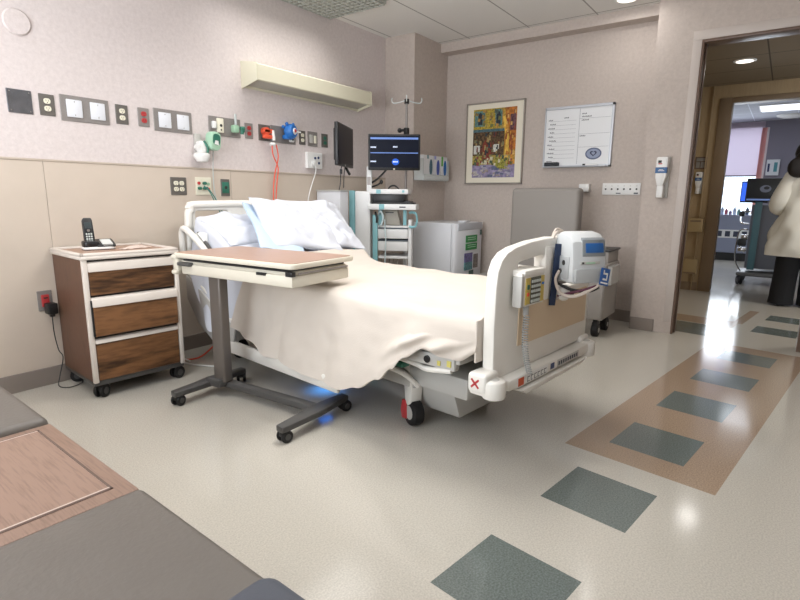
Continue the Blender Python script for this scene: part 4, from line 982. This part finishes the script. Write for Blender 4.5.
# ================================================================== WINDOW BENCH (foreground)
SAo = R(-2.4)
be = thing('window_bench', 'taupe vinyl bench with fold-down wood centre in the near corner', 'bench', (.494, .625, 0), R(-2.7))
BL = -1.15
MB(mat('bench_body', '#5f564f', .5)).box(BL, -.03, -.75, 2.1, .02, .395, .01).make('bench_base', be)
MB(VINYL).box(BL, .0, -.76, .434, .40, .482, .018, 4).make('seat_cushion', be)
MB(VINYL).box(BL, .0, .962, 2.12, .40, .490, .026, 4).make('seat_cushion', be)
wp_ = MB(BENCHW).box(BL, -.003, .437, .96, .395, .474, .006).make('wood_top', be)
MB(BENCHW).box(BL, -.045, .485, .925, .4735, .4755, .001, 1).make('fold_panel', wp_)
b = MB(mat('groove_dark', '#5d4a41', .6)).box(BL, -.040, .480, .485, .4735, .4752).box(BL, -.040, .925, .930, .4735, .4752).box(-.045, -.040, .480, .930, .4735, .4752)
b.m(mat('groove_light', '#c0aca2', .4)).box(BL, -.045, .486, .490, .4745, .4762).box(BL, -.045, .920, .924, .4745, .4762)
b.make('groove', wp_)
MB(mat('slate_pad', '#474b54', .45, bump=.05, bscale=150)).prism(rrect(-.40, .0, -.60, -.005, .03), .40, .494, 'z', .012).make('armrest_pad', be)

# ================================================================== FAR CORNER OF THE ROOM
# tall white cabinet by the wall
o = tag(MB(mat('cool_white_enamel', '#d3d5da', .4)).box(3.365, 3.47, 3.07, 3.345, .02, 1.14, .006).make('supply_cabinet'), 'plain pale cabinet standing against the wall left of the computer cart', 'cabinet')
MB(GREYP).box(3.36, 3.475, 3.065, 3.35, 1.14, 1.152, .003).make('top_edge', o)
# computer cart
CW = mat('cart_white', '#e3e4e4', .4)
cart = thing('computer_cart', 'white and teal computer cart with keyboard tray and drawers beside the bed head', 'cart', (3.80, 2.87, 0), R(28)); cart.scale = (.8, .77, 1)
b = MB(CW).box(-.06, .16, .22, .40, .12, 1.145, .012).box(-.02, .16, -.26, -.22, .12, .90, .006).make('column', cart)
MB(TEAL).box(-.062, -.02, .402, .47, .25, 1.15, .01).box(-.075, -.055, .13, .19, .3, .94, .006).make('teal_trim', cart)
b = MB(CW).box(-.05, .26, -.22, .24, 1.12, 1.165, .01).make('top_shelf', cart)
MB(TEAL).box(-.055, -.045, .10, .15, 1.125, 1.16).box(-.055, -.045, -.175, -.15, 1.135, 1.155).make('teal_badge', b)
MB(BLACK).box(-.03, .33, -.17, .20, 1.05, 1.12, .004).box(-.0, .32, -.235, .2, 1.04, 1.06).make('keyboard_bay', cart)
ty = MB(CW).box(-.12, .2, -.32, .24, .985, 1.035, .008).make('keyboard_tray', cart)
MB(TEAL).box(-.124, -.11, .045, .105, .988, 1.034, .002).make('teal_badge', ty)
MB(BLACK).box(-.09, .12, -.29, .2, 1.035, 1.05, .004).make('keyboard', ty)
MB(mat('ink_dark', '')).box(-.1215, -.119, -.20, -.13, 1.005, 1.015).make('lettering', ty)
fr_ = MB(CW)
for i, z in enumerate((.62, .73)):
    d = MB(CW).box(-.05, .3, -.22, .13, z, z+.085, .005).make('drawer', cart); MB(mat('drawer_gap', '#55606a', .6)).box(-.052, .3, -.22, .13, z+.088, z+.098).make('gap_shadow_strip', d)
MB(CW).box(-.05, .3, -.22, .13, .825, .845, .004).make('shelf', cart); MB(CW).box(-.05, .3, -.22, .13, .55, .57, .004).make('shelf', cart)
b = MB(TEAL).tube([(-.04, -.235, .96), (-.05, -.27, .965), (-.06, -.31, .955), (-.06, -.325, .92), (-.06, -.325, .88), (-.06, -.31, .845), (-.05, -.27, .835), (-.04, -.235, .84)], .011, 8, 4).make('side_handle', cart)
MB(TEAL).box(-.03, .0, -.20, -.16, .85, .985, .005).make('teal_bracket', cart); MB(TEAL).box(-.03, .0, .085, .13, .85, .985).make('teal_bracket', cart)
MB(mat('device_grey', '#a9a59c', .5)).prism([(.05, .85), (-.13, .85), (-.09, .98), (.09, .98)], -.02, .1, 'x', .008).m(BLACK).box(-.025, -.018, -.05, .05, .955, .965).make('card_reader', cart)
MB(mat('pale_blue_cable', '#c6d8dc', .5)).tube([(-.06, .12, .95), (-.09, .09, .97), (-.1, .06, .92), (-.09, .08, .86), (-.06, .11, .84)], .010, 8, 5).tube([(-.06, .05, .90), (-.08, .04, .8), (-.09, .03, .7), (-.08, .04, .55), (-.05, .05, .4)], .007, 8, 5).m(BLACK).tube([(-.05, .16, .96), (-.08, .14, .92), (-.08, .14, .87)], .012, 8, 4).make('cables', cart)
MB(CW).box(-.25, .3, -.24, .28, .08, .13, .02).make('base', cart)
b = MB(mat('cable_bundle', '#8f8a80', .6))
for i in range(5): b.tube([(-.0, -.10+.05*i, .55), (-.02, -.08+.045*i, .4), (.02, -.09+.05*i, .2), (.05, -.05+.03*i, .13)], .007, 6, 4)
b.make('cable_bundle', cart)
for x, y in ((-.2, -.2), (-.2, .24), (.25, -.2), (.25, .24)): tcaster(cart, x, y, .038, .078)
MB(BLACK).tube([(.05, .03, 1.165), (.05, -.0, 1.19), (.05, -.05, 1.195), (.05, -.1, 1.165)], .008, 8, 5).make('cable_loop', cart)
MB(CW).box(.0, .045, .215, .275, 1.145, 1.36, .006).m(STEEL).box(-.005, .0, .225, .265, 1.2, 1.27).make('monitor_post', cart)
b = MB(BLACK).tube([(.02, .215, 1.22), (-.02, .13, 1.26), (.02, .05, 1.33), (.08, -.0, 1.40)], .010, 8, 5).tube([(.02, .23, 1.18), (-.03, .14, 1.2), (-.05, .10, 1.22)], .008, 8, 4).ball((-.06, .09, 1.225), .02).make('monitor_arm', cart)
# the two monitors
def monitor(name, label, c, yaw, w_, h_, lit):
    o = thing(name, label, 'monitor', c, yaw)      # local: screen faces -y
    MB(BLACK).box(-w_/2, w_/2, -.018, .012, -h_/2, h_/2, .006).box(-w_/2+.05, w_/2-.05, .012, .035, -h_/2+.04, h_/2-.04, .01).box(-.05, .05, .03, .055, -.05, .05, .004).make('housing', o)
    if lit:
        s_ = MB(mat('screen_navy', '#060a14', .35, spec=.15, emit='#0a1330', es=.3)).box(-w_/2+.014, w_/2-.014, -.0195, -.017, -h_/2+.022, h_/2-.014)
        s_.m(mat('screen_band', '#5a78b8', .2, emit='#7d99d8', es=.4)).box(-w_/2+.02, w_/2-.02, -.0205, -.018, h_/2-.045, h_/2-.028).box(-w_/2+.02, w_/2-.02, -.0205, -.018, -.010, -.002)
        s_.m(mat('screen_text', '#c9d3ea', .2, emit='#c9d3ea', es=.6))
        for z in (.035, -.085):
            for k in range(5): s_.box(-w_/2+.022+k*.010, -w_/2+.029+k*.010, -.0205, -.018, z, z+.012)
            if z > 0:
                for k in range(4): s_.box(-.01+k*.010, -.003+k*.010, -.0205, -.018, z+.004, z+.016)
        s_.m(mat('screen_blue', '#1b52b8', .2, emit='#2157c0', es=.6)).prism([(.012+.032*math.cos(t*math.pi/10), -.082+.028*math.sin(t*math.pi/10)) for t in range(20)], -.0205, -.018, 'y')
        s_.m(mat('screen_text', ''))
        for k in range(4): s_.box(-.01+k*.011, -.002+k*.011, -.0212, -.018, -.086, -.075)
        s_.make('screen', o)
        MB(CREAM).box(-.008, .008, -.0195, -.017, -h_/2+.004, -h_/2+.016).make('logo_dot', o)
    else:
        MB(mat('screen_off', '#121118', .35, spec=.2)).box(-w_/2+.014, w_/2-.014, -.0195, -.017, -h_/2+.022, h_/2-.014).make('screen', o)
        MB(GREYP).box(-.04, -.025, -.0195, -.017, -h_/2+.004, -h_/2+.016).make('logo_dot', o)
    return o
m2 = monitor('monitor', 'black monitor showing dark blue screen with two pale bands on the computer cart', (3.82, 2.84, 1.48), R(-54), .455, .305, True)
m1 = monitor('monitor', 'black switched-off monitor seen edge-on beside the blue-screened one', (3.41, 3.06, 1.51), R(27), .50, .335, False)
MB(BLACK).tube([(.06, .03, -.02), (.12, .06, -.06), (.2, .04, -.16), (.26, .02, -.22)], .012, 8, 4).tube([(-.06, .0, -.15), (-.07, .01, -.2), (-.05, .02, -.3), (-.06, .03, -.36)], .004, 6, 4).box(-.075, -.055, -.0, .02, -.23, -.19, .004).tube([(.04, .0, -.15), (.03, .01, -.23), (.05, .02, -.34)], .004, 6, 4).make('arm_and_cables', m1)
# IV pole
iv = thing('iv_pole', 'thin steel IV pole behind the blue-screened monitor', 'IV pole', (4.03, 2.86, 0))
MB(STEEL).cyl((0, 0, .06), (0, 0, 1.93), .011, 12).m(WHITE).cyl((0, 0, .06), (0, 0, .96), .018, 14).make('pole', iv)
MB(BLACK).box(-.02, .02, -.02, .02, 1.64, 1.71, .006).cyl((-.0, .02, 1.69), (-.0, .07, 1.69), .012, 10).ball((0, .075, 1.692), .022).make('clamp', iv)
MB(BLACK).cyl((0, 0, 1.915), (0, 0, 1.955), .022, 12).make('top_hub', iv)
for a in range(4):
    d = Vector((math.cos(a*math.pi/2+.6), math.sin(a*math.pi/2+.6), 0))
    MB(CLR).tube([d*.02+Vector((0, 0, 1.94)), d*.07+Vector((0, 0, 1.925)), d*.12+Vector((0, 0, 1.92)), d*.135+Vector((0, 0, 1.945)), d*.13+Vector((0, 0, 1.965))], .005, 6, 4).make('hook', iv)
b = MB(DARKG)
for a in range(5):
    d = Vector((math.cos(a*2*math.pi/5), math.sin(a*2*math.pi/5), 0)); b.tube([d*.0+Vector((0, 0, .08)), d*.13+Vector((0, 0, .065))], .012, 8)
b.make('base', iv)
for a in range(5): MB(RUBBER).cyl((.13*math.cos(a*1.2566)-.01, .13*math.sin(a*1.2566), .028), (.13*math.cos(a*1.2566)+.01, .13*math.sin(a*1.2566), .028), .028, 14).make('wheel', iv)
# fridge
FW = mat('fridge_white', '#d9dbe0', .35)
fx0, fx1, fy0, fy1 = 4.35, 4.90, 2.50, 2.99
FS = (fx1-fx0)/.56
fr_ = thing('mini_fridge', 'small white fridge with green and photo stickers on its door', 'fridge', (fx0, fy0, 0))
fr_.scale = (FS, 1, .985)
MB(FW).box(0, .56, .055, fy1-fy0, .02, .868, .006).make('body', fr_)
dr = MB(FW).prism([(0, .05), (0, .012), (.04, -.008), (.28, -.018), (.52, -.008), (.56, .012), (.56, .05)], .06, .866, 'z', .006).make('door', fr_)
MB(mat('fridge_grey_cap', '#b9bcc3', .35)).prism([(.03, -.012), (.28, -.024), (.53, -.012), (.53, .02), (.03, .02)], .80, .868, 'z', .005).make('handle_cap', dr)
b = MB(mat('sticker_green', '#2f8a4a', .5)).box(.17, .40, -.022, -.016, .675, .745, .001, 1).box(.17, .40, -.022, -.016, .60, .665, .001, 1)
b.m(mat('sticker_text', '#b9dcc0', .5))
for z in (.72, .70, .645, .625): b.box(.20, .37, -.0228, -.016, z, z+.006)
b.m(mat('sticker_photo', '#66608f', .5, var=.5, vscale=40)).box(.15, .31, -.0225, -.016, .48, .57).m(mat('sticker_teal', '#5f9096', .5, var=.5, vscale=50)).box(.15, .31, -.0225, -.016, .40, .48).m(mat('sticker_brown', '#7b7470', .5, var=.4, vscale=60)).box(.34, .43, -.0215, -.014, .41, .55).m(mat('sticker_dark', '#3f5a54', .5, var=.4, vscale=60)).box(.25, .34, -.022, -.016, .34, .39)
b.m(mat('sticker_dark', '')).box(.48, .505, -.0185, -.009, .74, .79).make('stickers', dr)
for x in (.04, .5):
    for y in (.09, .45): MB(BLACK).cyl((x, y, 0), (x, y, .022), .016, 12).make('foot', fr_)
tag(MB(FW).box(-.07, .07, -.04, .04, 0, .015, .004).make('plastic_lid', loc=(4.68, 2.60, .8555), rot=(0, 0, .2)), 'small white plastic lid on top of the fridge', 'lid')
# recliner
rc = thing('recliner', 'grey vinyl recliner chair on casters behind the bed foot', 'recliner chair', (4.4, 1.68, 0))
MB(RECL).box(0, .13, -.30, .30, .42, 1.185, .035, 4).make('backrest', rc)
MB(RECL).box(-.42, .02, -.27, .30, .36, .50, .03, 3).make('seat', rc)
MB(mat('recliner_frame', '#6f6a66', .5)).box(-.38, .1, -.30, .30, .16, .35, .01).make('frame', rc)
for s in (-1, 1):
    y0, y1 = (-.62, -.40) if s < 0 else (.32, .52)
    if s > 0:
        MB(RECL).box(-.24, .16, y0, y1, .16, .42, .012, 2).make('armrest', rc); continue      # far arm folded down
    a_ = MB(RECL).box(-.24, .16, y0, y1, .16, .60, .012, 2).box(-.248, -.235, y0+.01, y1-.01, .17, .49, .004).box(-.248, -.235, y0+.01, y1-.01, .50, .59, .004).make('armrest', rc)
    MB(RECL).box(-.12, .18, y0+.02, y1-.02, .595, .69, .01).m(BLACK).box(-.13, .19, y0+.01, y1-.01, .688, .706, .005).make('arm_pad', a_)
    MB(mat('smoky_clear', '#9d9c98', .25)).box(-.20, .05, y0-.035 if s < 0 else y1, y0 if s < 0 else y1+.035, .44, .585, .003, 1).make('side_tray', a_)
for x in (-.14, .12):
    for y in (-.545, .42):
        f = MB(BLACK).cyl((x, y, .12), (x, y, .165), .02, 12).box(x-.02, x+.05, y-.022, y+.022, .05, .125, .008).make('caster', rc)
        MB(RUBBER).cyl((x+.02, y-.026, .055), (x+.02, y+.026, .055), .055, 22, bev=.008).m(GREYP).cyl((x+.02, y-.028, .055), (x+.02, y+.028, .055), .02, 12).make('wheel', f)

# ================================================================== BEYOND THE DOORWAY
fc = thing('equipment_cart', 'dark equipment cart with two screens in the room beyond the corridor', 'cart', (8.35, .20, 0))
MB(mat('cart_charcoal', '#4e4f55', .5)).box(-.1, .25, -.30, .16, .22, 1.04, .01).make('body', fc)
MB(mat('cart_teal_dark', '#3c5a60', .5)).box(-.12, -.09, .05, .13, .2, 1.08, .006).make('column', fc)
MB(DARKG).box(-.2, .35, -.32, .24, .12, .17, .02).make('base', fc)
tcaster(fc, -.15, .19, .06, .12); tcaster(fc, -.15, -.28, .06, .12); tcaster(fc, .3, .19, .06, .12); tcaster(fc, .3, -.28, .06, .12)
b = MB(CHROME).tube([(-.05, .17, .95), (-.05, .25, .94), (-.05, .27, .86), (-.05, .25, .80), (-.05, .17, .79)], .012, 8, 4)
b.tube([(-.05, .17, .72), (-.08, .26, .70), (-.08, .28, .5), (-.05, .27, .3), (-.05, .2, .17)], .009, 8, 4).tube([(-.06, .17, .60), (-.07, .24, .52), (-.06, .18, .42)], .012, 8, 4)
b.box(-.09, -.03, .16, .26, .43, .48, .01).box(-.09, -.03, .16, .24, .60, .65, .01).m(BLACK).ball((-.07, .26, .92), .035).box(-.1, -.03, .17, .27, .50, .60, .02).make('side_handles', fc)
s1 = MB(BLACK).box(-.16, -.12, -.36, .245, 1.085, 1.37, .006).make('screen_housing', fc)
b = MB(mat('logo_grey', '#6a6e7d', .5)).prism([(.04+.06*math.cos(t*math.pi/8), 1.24+.045*math.sin(t*math.pi/8)) for t in range(16)], -.164, -.158, 'x').m(BLACK).prism([(.03+.03*math.cos(t*math.pi/8), 1.25+.02*math.sin(t*math.pi/8)) for t in range(16)], -.166, -.158, 'x').m(mat('logo_grey', ''))
for k in range(6): b.box(-.164, -.158, -.06-k*.03-.02, -.06-k*.03, 1.21, 1.235)
b.m(mat('screen_strip', '#4a5f8f', .3, emit='#5f78b0', es=.5)).box(-.163, -.158, -.34, .23, 1.095, 1.115); b.make('screen_picture', s1)
s2 = MB(BLACK).box(-.11, -.07, .0, .305, 1.065, 1.335, .006).make('screen_housing', fc)
MB(mat('screen_bright_blue', '#1d55d0', .3, emit='#2a63e8', es=.9)).box(-.113, -.109, .02, .295, 1.085, 1.32).make('screen_picture', s2)
# glove boxes on far wall, bottles on the sill
q = MB(mat('carton_white', '')).box(-.08, 0, -.17, .02, 0, .27, .004).m(mat('carton_navy', '#2b3560', .6)).box(-.082, -.079, -.03, -.0, .06, .2).m(mat('carton_teal', '#4f8f9a', .6)).box(-.082, -.079, -.14, -.09, .06, .22)
tag(q.make('glove_box', loc=(FAR, .355, 1.53)), 'white glove dispenser with navy and teal spots on the far grey wall', 'glove box')
cols = ['#3f7a6a', '#a9b4c8', '#a04a58', '#8f7f96', '#b9c4d8', '#6a8f86', '#9a5a62', '#46566e']
nm = ['green', 'pale blue', 'dark red', 'mauve', 'white', 'sage green', 'rose', 'slate blue']
for i, c in enumerate(cols):
    y = 1.02-i*.065; h = .08+.03*((i*5) % 3)
    o = tag(MB(mat('bottle_'+str(i), c, .4)).lathe([(0, 0), (.025, 0), (.027, .01), (.027, h*.7), (.012, h*.85), (.012, h), (0, h)], (0, 0, 0), 12).make('bottle', loc=(FAR-.09, y, .83)), 'small '+nm[i]+' bottle on the far window sill', 'bottle', 'bottles on the far window sill')

# ---- person in the corridor
SKIN = mat('skin', '#b98a72', .55); COAT = mat('cream_coat', '#dcd8cc', .8, bump=.8, bscale=9); TROU = mat('black_trousers', '#0e0e11', .85); HAIR = mat('dark_hair', '#1a1412', .6)
pe = thing('person', 'person in cream coat and black trousers standing in the corridor, back turned', 'person', (6.85, -.19, 0), R(6))
def skin_mesh(name, verts, edges, rad, mt, parent, sub=2, root=0):
    me = bpy.data.meshes.new(name); me.from_pydata(verts, edges, []); me.materials.append(mt)
    o = bpy.data.objects.new(name, me); C.objects.link(o); o.parent = parent
    md = o.modifiers.new('s', 'SKIN'); md.use_smooth_shade = True
    sv = me.skin_vertices[0].data
    for i, r in enumerate(rad): sv[i].radius = r if isinstance(r, tuple) else (r, r)
    sv[root].use_root = True
    ms = o.modifiers.new('d', 'SUBSURF'); ms.levels = sub; ms.render_levels = sub
    return o
V = [(0, 0, .93), (0, 0, 1.08), (.0, 0, 1.25), (0, 0, 1.36), (.02, .02, 1.43), (.03, .06, 1.50), (.035, .085, 1.59)]
Rr = [(.13, .10), (.12, .09), (.14, .10), (.09, .08), (.048, .048), (.075, .085), (.07, .085)]
E_ = [(i, i+1) for i in range(6)]
def chain(start, pts, rr):
    prev = start
    for p, r in zip(pts, rr): V.append(p); Rr.append(r); E_.append((prev, len(V)-1)); prev = len(V)-1
    return prev
armL = [(0, .17, 1.33), (-.02, .27, 1.05), (.20, .20, 1.00), (.26, .18, 1.0), (.30, .17, .995)]
armR = [(0, -.17, 1.33), (-.01, -.25, 1.06), (.20, -.17, 1.02), (.26, -.15, 1.02), (.30, -.14, 1.015)]
for arm in (armL, armR):
    e = chain(3, arm, (.055, .042, .028, .035, .036)); b0 = V[e]
    sg = 1 if arm is armL else -1
    for k, (dy, ln) in enumerate(((-.030, .060), (-.010, .070), (.010, .066), (.028, .052))):
        chain(e, [(b0[0]+.03, b0[1]+dy, b0[2]), (b0[0]+.03+ln*.6, b0[1]+dy, b0[2]-.012), (b0[0]+.02+ln, b0[1]+dy, b0[2]-.04)], (.010, .009, .008))
    chain(e-1, [(V[e-1][0]+.01, V[e-1][1]-sg*.03, V[e-1][2]), (V[e-1][0]+.05, V[e-1][1]-sg*.05, V[e-1][2]-.01)], (.012, .010))
for sg in (1, -1): chain(0, [(0, sg*.09, .88), (.01, sg*.10, .50), (-.01, sg*.11, .10), (.05, sg*.115, .05), (.13, sg*.12, .035)], (.095, .06, .042, .04, .03))
skin_mesh('body', V, E_, Rr, SKIN, pe)
# coat: torso, sleeves and a loose skirt reaching the thighs
b = MB(COAT)
def ringf(levels, ny=28):
    def f(s, t):
        a = 2*math.pi*t; k = s*(len(levels)-1); i = min(int(k), len(levels)-2); q = k-i
        z, rx, ry, cx = [levels[i][j]*(1-q)+levels[i+1][j]*q for j in range(4)]
        wob = 1+.07*math.sin(a*5+z*9)+.045*math.sin(a*9-z*14)+.02*math.sin(a*3+z*31)
        return Vector((cx+rx*wob*math.cos(a), ry*wob*math.sin(a), z))
    return f
b.grid(ringf([(.53, .20, .30, .0), (.62, .20, .31, .0), (.80, .19, .28, 0), (.98, .165, .225, 0), (1.12, .155, .215, 0), (1.25, .15, .22, 0), (1.33, .13, .20, 0), (1.385, .09, .13, .0), (1.41, .06, .07, .01)]), 40, 41, .008)
for arm in (armL, armR):
    p_ = [Vector(arm[0])+Vector((0, -.05 if arm is armL else .05, .0))]+[Vector(x) for x in arm[:3]]
    b.tube(p_, [.075, .085, .088, .082, .078, .080, .084, .080, .072, .066, .06, .055], 16, 5)
b.make('coat', pe, sharp=60)
b = MB(TROU)
for sg in (1, -1): b.tube([(0, sg*.09, .90), (0, sg*.10, .6), (.0, sg*.115, .3), (.0, sg*.125, .02)], [.13, .125, .12, .115, .112, .110, .108, .108, .11, .112, .115], 18, 5)
b.make('trousers', pe, sharp=60)
b = MB(HAIR).ball((.02, .085, 1.565), .112, (1.0, .88, 1.15), 20).ball((-.06, .09, 1.48), .10, (.9, 1.0, 1.25), 16).ball((-.10, .15, 1.425), .085, (.7, 1.1, 1.2), 16); b.make('hair', pe)
MB(SKIN).ball((.125, .085, 1.545), .016, (1.1, .7, 1.5), 10).ball((.095, .085, 1.53), .062, (.55, .95, 1.25), 14).m(BLACK).ball((.122, .113, 1.575), .008, seg=8).ball((.122, .057, 1.575), .008, seg=8).m(mat('lips', '#9a5a52', .5)).ball((.126, .085, 1.495), .014, (.5, 1.5, .5), 8).make('face', pe)
for sg in (1, -1): MB(BLACK).prism(rrect(-.06, .17, sg*.12-.045, sg*.12+.045, .04), 0, .055, 'z', .012).make('shoe', pe)
